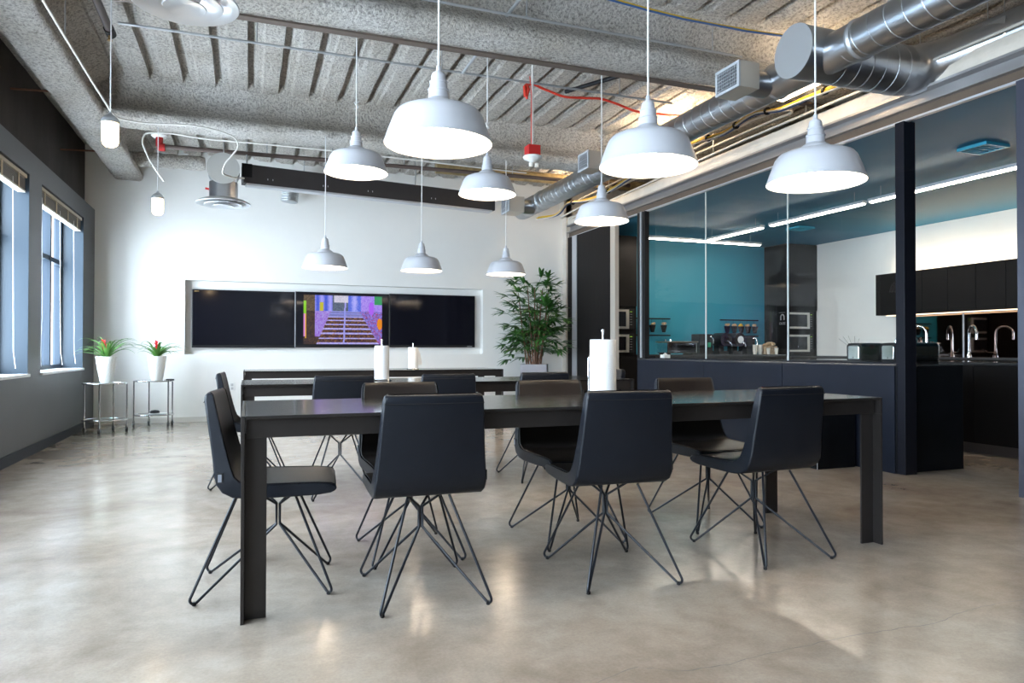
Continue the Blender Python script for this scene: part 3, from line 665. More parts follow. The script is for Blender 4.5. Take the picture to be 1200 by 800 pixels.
rc = run('red_cable', [(2.62, 6.6, 3.53), (2.60, 6.6, 3.62), (2.64, 6.6, 3.68), (2.80, 6.6, 3.655), (3.02, 6.6, 3.606), (3.25, 6.6, 3.62), (3.46, 6.6, 3.635), (3.62, 6.6, 3.61), (3.87, 6.6, 3.555), (4.15, 6.6, 3.56), (4.46, 6.6, 3.58), (4.72, 6.6, 3.66)], .013, M_redc, 'red alarm cable looped across the ribbed ceiling', 'cable')
MB().tube([(-.02, 0, .02), (-.03, 0, .12), (-.01, 0, .16), (.01, 0, .10), (-.01, 0, .02)], .018, 8).build('cable_coil', M_redc, rc, smooth=60)
run('conduit', [(2.98, 6.45, 3.60), (3.36, 5.3, 3.50)], .022, M_black, 'short black tube angled under the ceiling by the red cable')
yc = run('yellow_cable', [(1.9, 4.6, 3.63), (2.50, 4.6, 3.585), (2.81, 4.6, 3.563), (3.10, 4.6, 3.55), (3.35, 4.6, 3.545), (3.68, 4.6, 3.55), (3.96, 4.6, 3.558), (4.3, 4.6, 3.58)], .011, M_yel, 'yellow cable strung along the top of the near beam', 'cable')
MB().tube([(0, -.02, -.02), (.6, -.02, -.065), (.91, -.02, -.087), (1.2, -.02, -.10), (1.78, -.02, -.10), (2.4, -.02, -.07)], .008, 6).build('blue_strand', M_blue, yc, smooth=60)
bc = thing('cable_bundle', 'yellow and blue data cables draped in loops along the kitchen roof edge', 'cable', (4.5, 7.0, 3.1))
BP = [(4.30, 10.4, 3.10), (4.5, 10.1, 3.12), (4.5, 9.69, 3.216), (4.5, 9.2, 3.16), (4.5, 8.71, 3.121), (4.5, 8.3, 3.14), (4.5, 7.7, 3.19), (4.5, 7.0, 3.23), (4.5, 6.347, 3.24), (4.5, 5.915, 3.205), (4.5, 5.466, 3.257), (4.5, 5.121, 3.19), (4.5, 4.80, 3.18), (4.5, 4.55, 3.17), (4.52, 4.42, 3.17)]
for k, (m, dx, dz) in enumerate([(M_yel, 0, 0), (M_yel, .014, .010), (M_blue, .006, -.016), (M_yel, -.014, -.006), (M_emtw, -.02, -.022), (M_blue, .02, -.008)]):
    MB().tube([(p[0]-4.5+dx, p[1]-7.0, p[2]-3.1+dz+.008*math.sin(p[1]*3+k)) for p in catmull(BP, 5)], .008, 6).build('data_cable', m, bc, smooth=60)
for y in (9.5, 8.4, 7.35, 6.6, 6.2, 5.75, 5.3, 4.6):
    z = next((a[2]+(b[2]-a[2])*(a[1]-y)/(a[1]-b[1]) for a, b in zip(BP, BP[1:]) if a[1] >= y >= b[1]), 3.2)
    MB().tube([(.0, y-7.0-.012, z-3.105), (.0, y-7.0+.012, z-3.105)], .036, 10).build('cable_tie', M_black, bc)
run('conduit', [(4.6, 9.5, 3.235), (4.6, 6.6, 3.30), (4.6, 4.9, 3.43), (4.6, 3.0, 3.5)], .012, M_emtw, 'uppermost pale conduit above the kitchen header', group='pale conduits over the kitchen header', clips=[(4.6, 6.6, 3.3)])
run('conduit', [(4.62, 10.2, 3.10), (4.62, 6.7, 3.225), (4.62, 5.45, 3.245), (4.66, 5.33, 3.25), (4.75, 5.30, 3.26), (4.84, 5.36, 3.27), (4.86, 5.6, 3.28), (4.86, 8, 3.28)], .013, M_emtw, 'pale conduit with a hairpin bend above the kitchen header', group='pale conduits over the kitchen header', clips=[(4.62, 8.6, 3.16), (4.62, 5.7, 3.24)])
run('conduit', [(4.86, 10.4, 3.125), (4.86, 6.1, 3.205), (4.86, .5, 3.205)], .012, M_emtw, 'pale conduit clipped low along the cream fascia', group='pale conduits over the kitchen header', clips=[(4.86, 6.6, 3.2), (4.86, 5.2, 3.2), (4.86, 4.0, 3.2)])
run('insulated_pipe', [(2.4, 9.45, 3.50), (8.5, 9.45, 3.50)], .075, mat('foil_jacket', (.55, .42, .22), .35, metal=.6, var=.3, nscale=9, bump=.6, bscale=10), 'foil wrapped pipe crossing under the ceiling near the back wall', n=18)
# warm light battens hung behind the duct
for i, (x, y0, y1, z) in enumerate([(4.45, 4.50, 5.10, 3.255), (4.46, 6.3, 7.5, 3.44), (4.46, 8.6, 9.8, 3.44), (4.46, .6, 1.8, 3.44)]):
    t = thing('light_batten', ['glowing strip light just behind the duct crossing', 'strip light hung behind the middle of the long duct', 'strip light hung behind the far end of the long duct', 'strip light hung behind the near part of the duct'][i], 'light', (x, y0, z), 0, 'strip lights behind the duct')
    MB().box(-.05, .05, 0, y1-y0, -.012, .012).build('tray', M_galv2, t)
    MB().box(-.04, .04, .02, y1-y0-.02, -.022, -.013).build('lower_lens', mat('warm_lens', (1, 1, 1), .5, emit=(1.0, .76, .50), es=9.0), t)
    MB().box(-.03, .03, .03, y1-y0-.03, .013, .035).build('tube_lamp', M_uplight, t)
    for y in (.06, y1-y0-.06): MB().tube([(0, y, .03), (0, y, ZD+.01-z)], .004, 6).build('hanger_wire', M_emt, t)
jb = thing('junction_fixture', 'small square metal box with a lit underside hung above the header', 'light', (4.99, 3.50, 3.22), 0)
MB().box(-.05, .05, -.10, .10, .01, .12).build('housing', M_galv2, jb, bevel=.003)
MB().box(-.045, .045, -.095, .095, -.006, .01).build('lit_lens', mat('soft_lens', (1, 1, 1), .5, emit=(1, .85, .65), es=4), jb)
MB().tube([(0, .09, .05), (0, .55, .05)], .01, 8).build('arm', M_emt, jb)
for y in (-.06, .06): MB().tube([(0, y, .12), (0, y, .48)], .004, 6).build('hanger_wire', M_emt, jb)

# ================================================================ SCREENS
TY = YB+.045
def tv(x0, x1, z0, z1, label):
    t = thing('wall_screen', label, 'television', ((x0+x1)/2, TY, z0), 0, 'three wall screens in the recess'); w = (x1-x0)/2; h = z1-z0
    MB().box(-w, w, 0, .07, 0, h).build('housing', M_tvbez, t, bevel=.003)
    MB().box(-w+.012, w-.012, -.002, .0, .035, h-.012).build('display', M_tv, t)
    return t, w, h
tvl, w, h = tv(-.745, .632, 1.028, 1.845, 'black switched-off wall screen at the left of the recess')
MB().box(-w+.03, -w+.09, -.0035, -.002, h-.030, h-.022).build('badge', mat('gold_badge', (.5, .3, .1), .4), tvl)
tvm, w, h = tv(.638, 2.012, 1.034, 1.853, 'middle wall screen showing a painted stairway')
tvr, w2, h2 = tv(2.018, 3.388, 1.040, 1.862, 'black switched-off wall screen at the right of the recess')
MB().box(w2-.13, w2-.05, -.0035, -.002, .010, .022).build('badge', mat('gray_badge', (.35, .35, .35), .4), tvr)
MB().box(.630, .640, YB+.04, YB+.05, 1.02, 1.86).build('screen_joint', M_alu, tvm).location = (-(.638+2.012)/2, -TY, -1.034)
def picture(NX=150, NY=84):
    R = random.Random(11); img = [[(0, 0, 0)]*NX for _ in range(NY)]
    def mixc(a, b, t): return tuple(a[i]*(1-t)+b[i]*t for i in range(3))
    for j in range(NY):
        v = 1-(j+.5)/NY       # 0 bottom, 1 top
        for i in range(NX):
            u = (i+.5)/NX; n = R.random(); c = (.01, .008, .02)
            lft = .06+.18*min(1, v/.68) ; rgt = .96-.26*min(1, v/.68)
            if v > .68:
                if u < .14: c = mixc((.05, .03, .02), (.20, .14, .08), n)
                elif u < .36: c = mixc((.05, .10, .65), (.38, .36, .95), .5+.5*math.sin(u*60+n))
                elif u < .56: c = mixc((.05, .07, .12), (.16, .20, .28), n)
                elif u < .73: c = mixc((.05, .12, .75), (.40, .40, .95), .5+.5*math.sin(u*50+n*2))
                else: c = mixc((.25, .14, .75), (.50, .35, .95), n)
                if .38 < u < .56 and v > .86: c = mixc((.45, .45, .62), (.75, .72, .80), n)
                if .20 < u < .25 and .68 < v < .86: c = (.55, .50, .03)
                if u > .90 and v > .82: c = (.02, .30, .10)
            elif lft+.10 < u < rgt-.0 and v < .68:
                s = 9*(1-(v/.70))**.72; fr = s-math.floor(s)
                if fr > .70: c = mixc((.30, .27, .85), (.60, .58, .98), n)
                else: c = mixc((.02, .01, .03), (.34, .13, .03), n*n*n)
                if n > .92: c = (.45, .22, .05)
            elif u < lft+.10:
                c = mixc((.02, .01, .02), (.13, .07, .03), n*n)
                if u > .14 and v > .15: c = mixc((.25, .06, .55), (.45, .40, .90), n)
            else:
                c = mixc((.08, .06, .45), (.42, .34, .95), n)
                if n > .8: c = (.45, .04, .15)
                if n < .12: c = (.02, .02, .06)
            if u < .035 and .38 < v < .88: c = (.25, .60, .02)
            if .0 < u < .02 and v < .62 and v > .15: c = (.70, .25, .60)
            if .02 < u < .035 and .12 < v < .62: c = (.75, .42, .02)
            if ((u-.97)/.035)**2+((v-.42)/.12)**2 < 1: c = (.80, .26, .01)
            if ((u-.86)/.035)**2+((v-.74)/.14)**2 < 1: c = (.42, .12, .90)
            if abs(u-(.515+.02*(v-.5))) < .010 and v < .86: c = (.35, .34, .85)
            if .56 < v < .68 and lft+.10 < u < rgt: c = mixc(c, (.25, .30, .85), .6)
            img[j][i] = c
    return img
im = picture(); NY, NX = len(im), len(im[0])
gx0, gx1, gz0, gz1 = -.572, .578, .050, .775
vs = []; fs = []; cs = []
for j in range(NY+1):
    for i in range(NX+1): vs.append((gx0+(gx1-gx0)*i/NX, -.003, gz1-(gz1-gz0)*j/NY))
for j in range(NY):
    for i in range(NX): a = j*(NX+1)+i; fs.append((a, a+NX+1, a+NX+2, a+1)); cs += [(*im[j][i], 1)]*4
pm = bpy.data.materials.new('stairway_picture'); pm.use_nodes = True; nt = pm.node_tree; P_ = nt.nodes['Principled BSDF']
at_ = nt.nodes.new('ShaderNodeAttribute'); at_.attribute_name = 'picture'; P_.inputs['Base Color'].default_value = (.01, .01, .01, 1); P_.inputs['Roughness'].default_value = .1
nt.links.new(at_.outputs['Color'], P_.inputs['Emission Color']); P_.inputs['Emission Strength'].default_value = .48
me = bpy.data.meshes.new('screen_picture'); me.from_pydata(vs, [], fs); me.materials.append(pm)
ca = me.color_attributes.new('picture', 'FLOAT_COLOR', 'CORNER'); ca.data.foreach_set('color', [q for c in cs for q in c])
po = bpy.data.objects.new('screen_picture', me); COL.objects.link(po); po.parent = tvm

# ================================================================ KITCHEN
bar = thing('bar_counter', 'long charcoal bar counter carrying the glass partition', 'counter', (4.93, 4.30, 0))
MB().box(.0, .74, .0, 4.05, 0, .868).build('carcass', M_counterend, bar)
for i, (a, b) in enumerate([(-.0, 1.29), (1.295, 2.575), (2.58, 4.05)]):
    MB().box(-.012, .0, a+.002, b-.002, .0, .872).build('front_panel', M_counter, bar, bevel=.0015)
MB().box(.0, .752, -.012, .0, 0, .872).build('end_panel', M_counterend, bar, bevel=.0015)
MB().box(-.014, .755, -.014, 4.052, .872, .885).build('counter_top', M_ctop, bar, bevel=.002)
MB().box(.06, .08, .0, 4.05, .885, .90).build('glass_channel', M_post, bar)
bb_ = thing('waste_bin', 'plain black square bin standing before the bar counter', 'bin', (4.68, 4.86, 0))
MB().box(-.205, .205, -.19, .19, 0, .54).build('body', M_counterend, bb_, bevel=.004)
MB().box(-.207, .207, -.192, .192, .54, .57).build('lid', M_black, bb_, bevel=.004)
MB().box(-.209, -.2055, -.192, -.186, 0, .54).build('edge_strip', M_alu, bb_)
isl = thing('kitchen_island', 'black kitchen island behind the bar counter end', 'counter', (6.62, 3.0, 0))
MB().box(.06, .95, .05, 4.4, 0, .10).build('plinth', mat('brown_plinth', (.07, .055, .05), .4), isl)
MB().box(.02, .98, .0, 4.45, .10, .86).build('carcass', M_cab, isl)
for k in range(7): MB().box(.0, .02, .63*k+.003, .63*(k+1)-.003, .105, .855).build('cabinet_door', M_cab, isl, bevel=.001)
MB().box(-.02, 1.0, -.02, 4.47, .86, .885).build('worktop', M_ctop, isl, bevel=.002)
wc = thing('sink_counter', 'dark counter with sinks along the right kitchen wall', 'counter', (8.72, 2.5, 0))
MB().box(.03, .64, 0, 7.2, .0, .88).build('carcass', M_cab, wc)
MB().box(-.0, .645, 0, 7.2, .88, .91).build('worktop', M_ctop, wc, bevel=.002)
MB().box(.635, .646, 0, 5.35, .91, 1.52).build('mirror_splashback', M_mirror, wc)
for y in (3.0, 4.55): MB().box(.632, .636, y-.012, y+.012, .91, 1.52).build('mirror_joint', M_alu, wc)
up_ = thing('wall_cabinet', 'row of black handleless wall cabinets under the bright wall', 'cabinet', (9.0, 4.2, 1.53))
MB().box(.02, .365, 0, 4.0, 0, .625).build('carcass', M_cab, up_)
for k in range(10): MB().box(0, .02, 4.0-.398*(k+1)+.003, 4.0-.398*k-.003, .002, .623).build('cabinet_door', M_cab, up_, bevel=.001)
MB().box(.10, .14, .1, 3.9, -.012, 0).build('under_light', mat('under_cabinet_led', (1, 1, 1), .5, emit=(1, .72, .42), es=1.2), up_)
MB().box(.20, .25, .1, 3.9, .626, .645).build('top_light', mat('cabinet_uplight', (1, 1, 1), .5, emit=(1.0, .80, .56), es=17.0), up_)
bk = thing('back_counter', 'dark counter against the teal kitchen wall', 'counter', (5.78, 9.75, 0))
MB().box(0, 2.88, .02, .59, 0, .90).build('carcass', M_cab, bk)
for k in range(6): MB().box(.48*k+.003, .48*(k+1)-.003, .0, .02, .10, .895).build('cabinet_door', M_cab, bk, bevel=.001)
MB().box(-.01, 2.89, -.02, .595, .90, .93).build('worktop', M_ctop, bk, bevel=.002)
def oven_tower(x0, x1, y0, label, top, knobx, mx0, mx1, levels, words=False):
    t = thing('oven_tower', label, 'cabinet', ((x0+x1)/2, y0, 0), 0, 'tall black oven towers'); w = (x1-x0)/2; cx = (x0+x1)/2
    MB().box(-w, w, .02, 10.34-y0, 0, top).build('carcass', M_cab, t, bevel=.004)
    MB().box(-w+.003, w-.003, 0, .02, .05, .90).build('lower_door', M_cab, t, bevel=.001)
    MB().box(-w+.003, w-.003, 0, .02, 1.69, top-.01).build('upper_door', M_cab, t, bevel=.001)
    MB().tube([(knobx-cx, -.02, .86), (knobx-cx, 0, .86)], .012, 12).build('knob', M_chrome, t)
    for (z0, z1) in levels:
        a, b = mx0-cx, mx1-cx; pw = (b-a)*.78
        mv = MB().box(a-.01, min(w-.002, b+.10), -.012, .02, z0-.01, z1+.01).build('microwave', M_black, t, bevel=.003)
        MB().box(a, b, -.022, -.012, z1-.034, z1).box(a, b, -.022, -.012, z0, z0+.034).box(b-.050, b, -.024, -.012, z0+.034, z1-.034).build('door_frame', M_ovenst, mv)
        MB().box(a+.004, b-.052, -.016, -.012, z0+.034, z1-.034).build('window', M_ovenglass, mv)
        for k in range(6):
            zz = z1-.03-.04*k; MB().box(b+.022, b+.060, -.0145, -.012, zz-.008, zz).build('button', mat('button_gray', (.22, .23, .24), .4) if k else mat('green_display', (.1, .2, .02), .4, emit=(.45, .8, .1), es=.6), mv)
    return t
oven_tower(5.06, 5.735, 9.75, 'tall black tower with two microwaves left of the glass', 2.80, 5.42, 5.16, 5.58, [(1.335, 1.635), (.965, 1.245)])
oven_tower(8.70, 9.36, 9.76, 'tall black tower with two microwaves by the white kitchen wall', 2.85, 8.85, 8.74, 9.17, [(1.375, 1.655), (.975, 1.27)])
# white emblem and lettering on the side of the right hand tower
emb = next(o for o in COL.objects if o.name.startswith('oven_tower') and o.location.x > 8)
M_let = mat('white_lettering', (.40, .40, .42), .5)
def side(px, py, pz): return (px-emb.location.x, py-emb.location.y, pz)
A = [side(8.688, 9.865-.04*math.cos(PI*k/12), 1.575+.045*math.sin(PI*k/12)) for k in range(13)]
MB().tube([(A[0][0], A[0][1], A[0][2]-.05)]+A+[(A[-1][0], A[-1][1], A[-1][2]-.05)], .010, 6).build('arch_emblem', M_let, emb)
MB().box(8.684-emb.location.x, 8.690-emb.location.x, 9.80-emb.location.y, 9.94-emb.location.y, 1.654, 1.658).build('rule_line', M_let, emb)
def text(body, size, p, rot, name, m, par):
    cu = bpy.data.curves.new('lettering', 'FONT'); cu.body = body; cu.size = size; cu.extrude = .001; cu.align_x = 'CENTER'
    to = bpy.data.objects.new('lettering_source', cu); COL.objects.link(to)
    me = bpy.data.meshes.new_from_object(to.evaluated_get(bpy.context.evaluated_depsgraph_get())); bpy.data.objects.remove(to); me.materials.clear(); me.materials.append(m)
    o = bpy.data.objects.new(name, me); COL.objects.link(o); o.location = p; o.rotation_euler = rot; o.parent = par; return o
text('OUSE', .062, side(8.686, 9.865, 1.445), (PI/2, 0, -PI/2), 'lettering', M_let, emb)
# small kitchen things ------------------------------------------------
def rail(x0, x1, n, label, fill, skip=0):
    t = thing('hanging_rail', label, 'rail', (x0, 10.35, 1.25), 0, 'black rails on the teal wall'); L = x1-x0
    for z in (0, .28):
        MB().tube([(0, -.05, z), (L, -.05, z)], .012, 10).build('bar', M_black, t, smooth=50)
        for x in (.02, L-.02): MB().tube([(x, -.05, z), (x, 0, z)], .010, 8).lathe([(.022, -.0), (.022, .004)], (x, -.004, z), 10).build('bracket', M_black, t)
    for k in range(n):
        cx = x0+L*(k+.75)/(n+.4); c = thing('hanging_cup', '%s dark cone cup of snacks on the %s rail' % (['first', 'second', 'third', 'fourth', 'fifth'][k], 'left' if n < 5 else 'right'), 'cup', (cx, 10.27, 1.30), 0, 'snack cups on the rails')
        MB().lathe([(0, 0), (.028, 0), (.058, .12), (.054, .12), (.026, .006)], n=20).build('cup_body', M_black, c, smooth=50)
        f = MB(); R = random.Random(k+n)
        for q in range(7):
            a = R.uniform(0, 6.28); rr = R.uniform(0, .032); f.lathe([(0, -.015), (.02, -.008), (.026, .006), (.016, .022), (0, .028)], (rr*math.cos(a), rr*math.sin(a), .125+R.uniform(0, .02)), 8)
        f.build('snack_filling', M_ban if fill[k % len(fill)] else M_tan, c, smooth=60)
        MB().tube([(0, .03, .12), (0, .032, .225)], .002, 5).build('hook', M_black, c)
rail(5.95, 6.70, 3, 'left black wall rail with snack cups, partly behind the steel post', [1, 0, 0])
rail(7.735, 8.53, 5, 'right black wall rail with five snack cups', [0, 0, 1, 0, 0])
def dispenser(x, label):
    t = thing('drum_dispenser', label, 'dispenser', (x, 10.08, .93), 0, 'black drum dispensers')
    MB().box(-.10, .10, -.10, .14, 0, .06).build('base', M_black, t, bevel=.006)
    MB().box(-.05, .05, -.02, .12, .06, .16).build('stand', M_black, t)
    MB().tube([(0, -.16, .25), (0, .12, .25)], .115, 28).build('drum', M_black, t, smooth=40)
    MB().tube([(0, -.175, .25), (0, -.16, .25)], .062, 24).build('dial', M_chrome, t, smooth=40)
    MB().tube([(.05, -.18, .21), (.075, -.20, .17), (.08, -.20, .13)], .010, 8).build('lever', M_chrome, t, smooth=50)
dispenser(7.56, 'left black drum dispenser with a chrome dial on the back counter'); dispenser(7.84, 'right black drum dispenser with a chrome dial on the back counter')
t = thing('coffee_grinder', 'black coffee machine with a chrome lever by the teal wall', 'coffee machine', (7.16, 10.05, .93))
MB().box(-.13, .13, -.12, .12, 0, .34).build('body', M_black, t, bevel=.008); MB().tube([(.07, -.13, .30), (.10, -.17, .27), (.10, -.18, .18)], .012, 8).build('lever', M_chrome, t, smooth=50)
MB().box(.03, .09, -.125, -.12, .12, .20).build('green_label', mat('green_sticker', (.02, .30, .16), .5), t)
t = thing('coffee_grinder', 'black brewer with a curved chrome spout beside the drum dispensers', 'coffee machine', (8.08, 10.05, .93))
MB().box(-.09, .09, -.11, .11, 0, .30).build('body', M_black, t, bevel=.008); MB().tube([(.03, -.11, .27), (.06, -.16, .28), (.08, -.17, .22), (.08, -.17, .14)], .012, 8).build('spout', M_chrome, t, smooth=50)
t = thing('conveyor_toaster', 'wide chrome toaster on the back counter behind the left glass', 'toaster', (6.62, 9.98, .93))
MB().box(-.28, .28, -.16, .16, .02, .20).build('body', M_chrome, t, bevel=.012); MB().box(-.30, .30, -.17, .17, .20, .215).build('lid', mat('warm_steel', (.5, .42, .32), .3, metal=.8), t)
for x in (-.25, -.15): MB().lathe([(0, 0), (.015, 0), (.015, .03), (0, .032)], (x, -.05, .215), 12).build('knob', M_chrome, t)
for x in (-.23, .23): MB().box(x-.02, x+.02, -.14, .14, 0, .02).build('foot', M_black, t)
for k, (x, y, l) in enumerate([(8.10, 9.86, 'white cup stack left of the tan boxes on the back counter'), (8.22, 9.88, 'white cup stack touching the tan boxes on the back counter')]):
    c = thing('cup_stack', l, 'cups', (x, y, .93), 0, 'white cup stacks')
    for q in range(4): MB().lathe([(0, 0), (.028, 0), (.042, .075), (.039, .075), (.026, .006), (0, .006)], (0, 0, .03*q), 18).build('cup', M_cup, c, smooth=50)
t = thing('snack_basket', 'tan basket heaped with snacks at the end of the back counter', 'basket', (8.42, 9.92, .93))
MB().box(-.13, .13, -.09, .09, 0, .14).build('basket', mat('tan_wicker', (.48, .36, .24), .8, var=.4, nscale=40), t, bevel=.01)
f = MB(); R = random.Random(4)
for q in range(16): f.lathe([(0, -.02), (.03, -.01), (.036, .006), (.02, .028), (0, .034)], (R.uniform(-.1, .1), R.uniform(-.06, .06), .15+R.uniform(0, .035)), 8)
f.build('snack_packets', M_tan, t, smooth=60)
for k, (x, l) in enumerate([(8.33, 'left tall white cup in front of the snack basket'), (8.50, 'right tall white cup in front of the snack basket')]):
    c = MB().lathe([(0, 0), (.022, 0), (.034, .11), (.031, .11), (.02, .006), (0, .006)], n=18).build('paper_cup', M_cup, smooth=50); c.location = (x, 9.80, .93); tag(c, l, 'cup', 'tall white cups')
t = thing('napkin_box', 'small white box on the bar counter beside the steel post', 'box', (5.14, 8.02, .885))
MB().box(-.045, .045, -.05, .05, 0, .055).build('carton', M_plast, t, bevel=.002); MB().add([(-.02, -.03, .055), (.02, -.03, .055), (.0, .0, .085), (-.02, .03, .055), (.02, .03, .055)], [(0, 1, 2), (3, 4, 2)]).build('napkin', M_paper, t, normals=False)
def toaster(x, y, rz, label):
    t = thing('toaster', label, 'toaster', (x, y, .885), rz, 'chrome toasters on the bar')
    prof = [(-.075, .02), (-.078, .15), (-.07, .172), (-.05, .182), (.05, .182), (.07, .172), (.078, .15), (.075, .02)]
    MB().prism(prof, 'x', -.145, .145).build('body', mat('dark_chrome', (.14, .16, .16), .08, metal=1.0), t, bevel=.004)
    MB().prism([(-.062, .034), (-.063, .145), (-.05, .160), (.05, .160), (.063, .145), (.062, .034)], 'x', -.166, -.145).build('end_cap', mat('toaster_end', (.42, .47, .47), .10, metal=1.0), t, bevel=.004)
    MB().box(-.15, .15, -.076, .076, 0, .02).build('base', M_black, t, bevel=.003)
    for yy in (-.03, .03): MB().box(-.11, .11, yy-.014, yy+.014, .180, .1835).build('slot', M_gap, t)
    MB().box(-.168, -.157, -.006, .006, .045, .055).build('lever', M_black, t)
    MB().prism([(-.079, .018), (-.082, .155), (-.062, .180), (.062, .180), (.082, .155), (.079, .018)], 'x', -.161, -.154).build('black_rim', M_black, t, bevel=.002)
toaster(5.38, 5.00, .0, 'leftmost chrome toaster on the bar counter'); toaster(5.46, 4.70, .0, 'chrome toaster on the bar counter next to the black post'); toaster(5.37, 4.455, 0, 'chrome toaster on the bar counter seen just right of the black post')
t = thing('sprig_vase', 'faint twiggy sprig standing behind the leftmost toaster', 'plant', (5.55, 5.35, .885))
MB().lathe([(0, 0), (.03, 0), (.035, .04), (.02, .09), (.016, .10)], n=14).build('vase', M_black, t, smooth=50)
for a in (-1.2, -.6, -.1, .5, 1.1): MB().tube([(0, 0, .08), (.03*math.sin(a)*2, -.02, .16), (.09*math.sin(a)*1.6, .02, .21+.05*math.cos(a))], .0018, 5).build('twig', mat('gray_twig', (.25, .24, .22), .7), t)
# taps
def tap(x, y, rz, h, w, label, m):
    t = thing('kitchen_tap', label, 'tap', (x, y, .91), rz, 'gooseneck taps on the sink counter'); P = [(0, 0, 0), (0, 0, h-w/2)]
    for k in range(1, 11): a = PI*k/10; P.append((0, -w/2+w/2*math.cos(a), h-w/2+w/2*math.sin(a)))
    P.append((0, -w, h-w*.9)); MB().tube(P, .016, 12).build('gooseneck', m, t, smooth=60)
    MB().lathe([(.028, 0), (.028, .03), (.02, .04), (.018, .10)], n=18).build('tap_base', m, t, smooth=40)
    MB().tube([(0, 0, .06), (.05, .10, .065), (.05, .14, .11)], .009, 8).build('handle', m, t, smooth=60)
tap(9.1, 7.42, -2.5, .44, .21, 'large chrome gooseneck tap on the sink counter', M_chrome)
tap(9.1, 6.78, -.5, .42, .20, 'slim chrome gooseneck tap to the right on the sink counter', M_chrome)
tap(9.12, 7.95, .6, .28, .12, 'small chrome filter tap left of the large tap', M_chrome)
for k, (y, l) in enumerate([(6.05, 'small steel cup to the right of the taps'), (5.72, 'dark glass to the right of the steel cup')]):
    c = MB().lathe([(0, 0), (.03, 0), (.034, .09), (.031, .09), (.027, .005), (0, .005)], n=18).build('drinking_cup', M_chrome if k == 0 else mat('blue_glass', (.04, .08, .12), .1), smooth=50); c.location = (9.05, y, .91); tag(c, l, 'cup')
for z0, z1, y, l in ((.91, 1.28, 4.62, 'pale wooden board leaning at the right end of the sink counter'),):
    c = thing('cutting_board', l, 'board', (9.22, y+.30, z0)); MB().box(-.012, .012, -.10, .10, 0, z1-z0).build('board', mat('pale_wood', (.62, .42, .28), .5, var=.15), c, bevel=.004)
# kitchen lights
for k, (y0, y1) in enumerate([(4.3, 6.15), (6.22, 7.80), (7.95, 9.25)]):
    t = thing('linear_light', ['nearest', 'middle', 'furthest'][k]+' segment of the suspended kitchen strip light', 'light', (6.67, y0, 2.70), 0, 'suspended kitchen strip lights')
    MB().box(-.035, .035, 0, y1-y0, 0, .035).build('housing', M_alu, t); MB().box(-.025, .025, .02, y1-y0-.02, -.012, -.0005).build('diffuser', M_strip, t)
    for y in (.15, y1-y0-.15): MB().tube([(0, y, .035), (0, y, .155)], .002, 5).build('wire', M_emt, t)
t = thing('linear_light', 'strip light running along the teal back wall', 'light', (5.60, 9.30, 2.70), 0, 'suspended kitchen strip lights')
MB().box(0, 2.15, -.035, .035, 0, .035).build('housing', M_alu, t); MB().box(.02, 2.13, -.025, .025, -.012, -.0005).build('diffuser', M_strip, t)
for x in (.2, 1.95): MB().tube([(x, 0, .035), (x, 0, .155)], .002, 5).build('wire', M_emt, t)
def ceil_vent(x, y, l):
    t = thing('ceiling_vent', l, 'vent', (x, y, 2.845), 0, 'square kitchen ceiling vents')
    MB().box(-.15, .15, -.14, .14, -.004, .008).build('backing', M_teal, t)
    MB().box(-.15, .15, -.14, -.12, -.02, -.004).box(-.15, .15, .12, .14, -.02, -.004).box(-.15, -.13, -.12, .12, -.02, -.004).box(.13, .15, -.12, .12, -.02, -.004).build('frame', M_teal, t)
    for k in range(5): MB().box(-.13, .13, -.10+.05*k-.004, -.10+.05*k+.004, -.016, -.004).build('slat', M_teal, t)
ceil_vent(6.25, 4.51, 'square teal vent seen in the open bay of the kitchen ceiling'); ceil_vent(7.80, 8.47, 'square teal vent behind the strip light in the kitchen ceiling')

# ================================================================ PLANTS
rp = thing('potted_palm', 'bushy lady palm in a square gray planter by the dark doors', 'plant', (4.10, 10.02, 0), math.radians(-27))
MB().add([(-.19, -.19, 0), (.19, -.19, 0), (.19, .19, 0), (-.19, .19, 0), (-.20, -.20, .785), (.20, -.20, .785), (.20, .20, .785), (-.20, .20, .785), (-.18, -.18, .785), (.18, -.18, .785), (.18, .18, .785), (-.18, .18, .785), (-.18, -.18, .75), (.18, -.18, .75), (.18, .18, .75), (-.18, .18, .75)],
         [(3, 2, 1, 0), (0, 1, 5, 4), (1, 2, 6, 5), (2, 3, 7, 6), (3, 0, 4, 7), (4, 5, 9, 8), (5, 6, 10, 9), (6, 7, 11, 10), (7, 4, 8, 11), (8, 9, 13, 12), (9, 10, 14, 13), (10, 11, 15, 14), (11, 8, 12, 15)]).build('planter', M_pot, rp, bevel=.004, normals=False)
MB().box(-.178, .178, -.178, .178, .72, .762).build('soil', M_soil, rp)
R = random.Random(21)
def leaflet(mb, base, d, length, w, droop):
    """a folded, pointed blade with a curved spine"""
    d = d.normalized(); s = d.cross(Vector((0, 0, 1))); s = s.normalized() if s.length > .05 else Vector((1, 0, 0)); nrm = s.cross(d); m = 5; vs = []; fs = []
    for k in range(m+1):
        t = k/m; c = base+d*length*t+Vector((0, 0, -droop*t*t)); ww = w*(math.sin(PI*min(1, .12+t*.86))**.7 if t < 1 else .03)
        vs += [c-s*ww+nrm*ww*.25, c, c+s*ww+nrm*ww*.25]
    for k in range(m): a = k*3; fs += [(a, a+1, a+4, a+3), (a+1, a+2, a+5, a+4)]
    mb.add(vs, fs)
stems = []
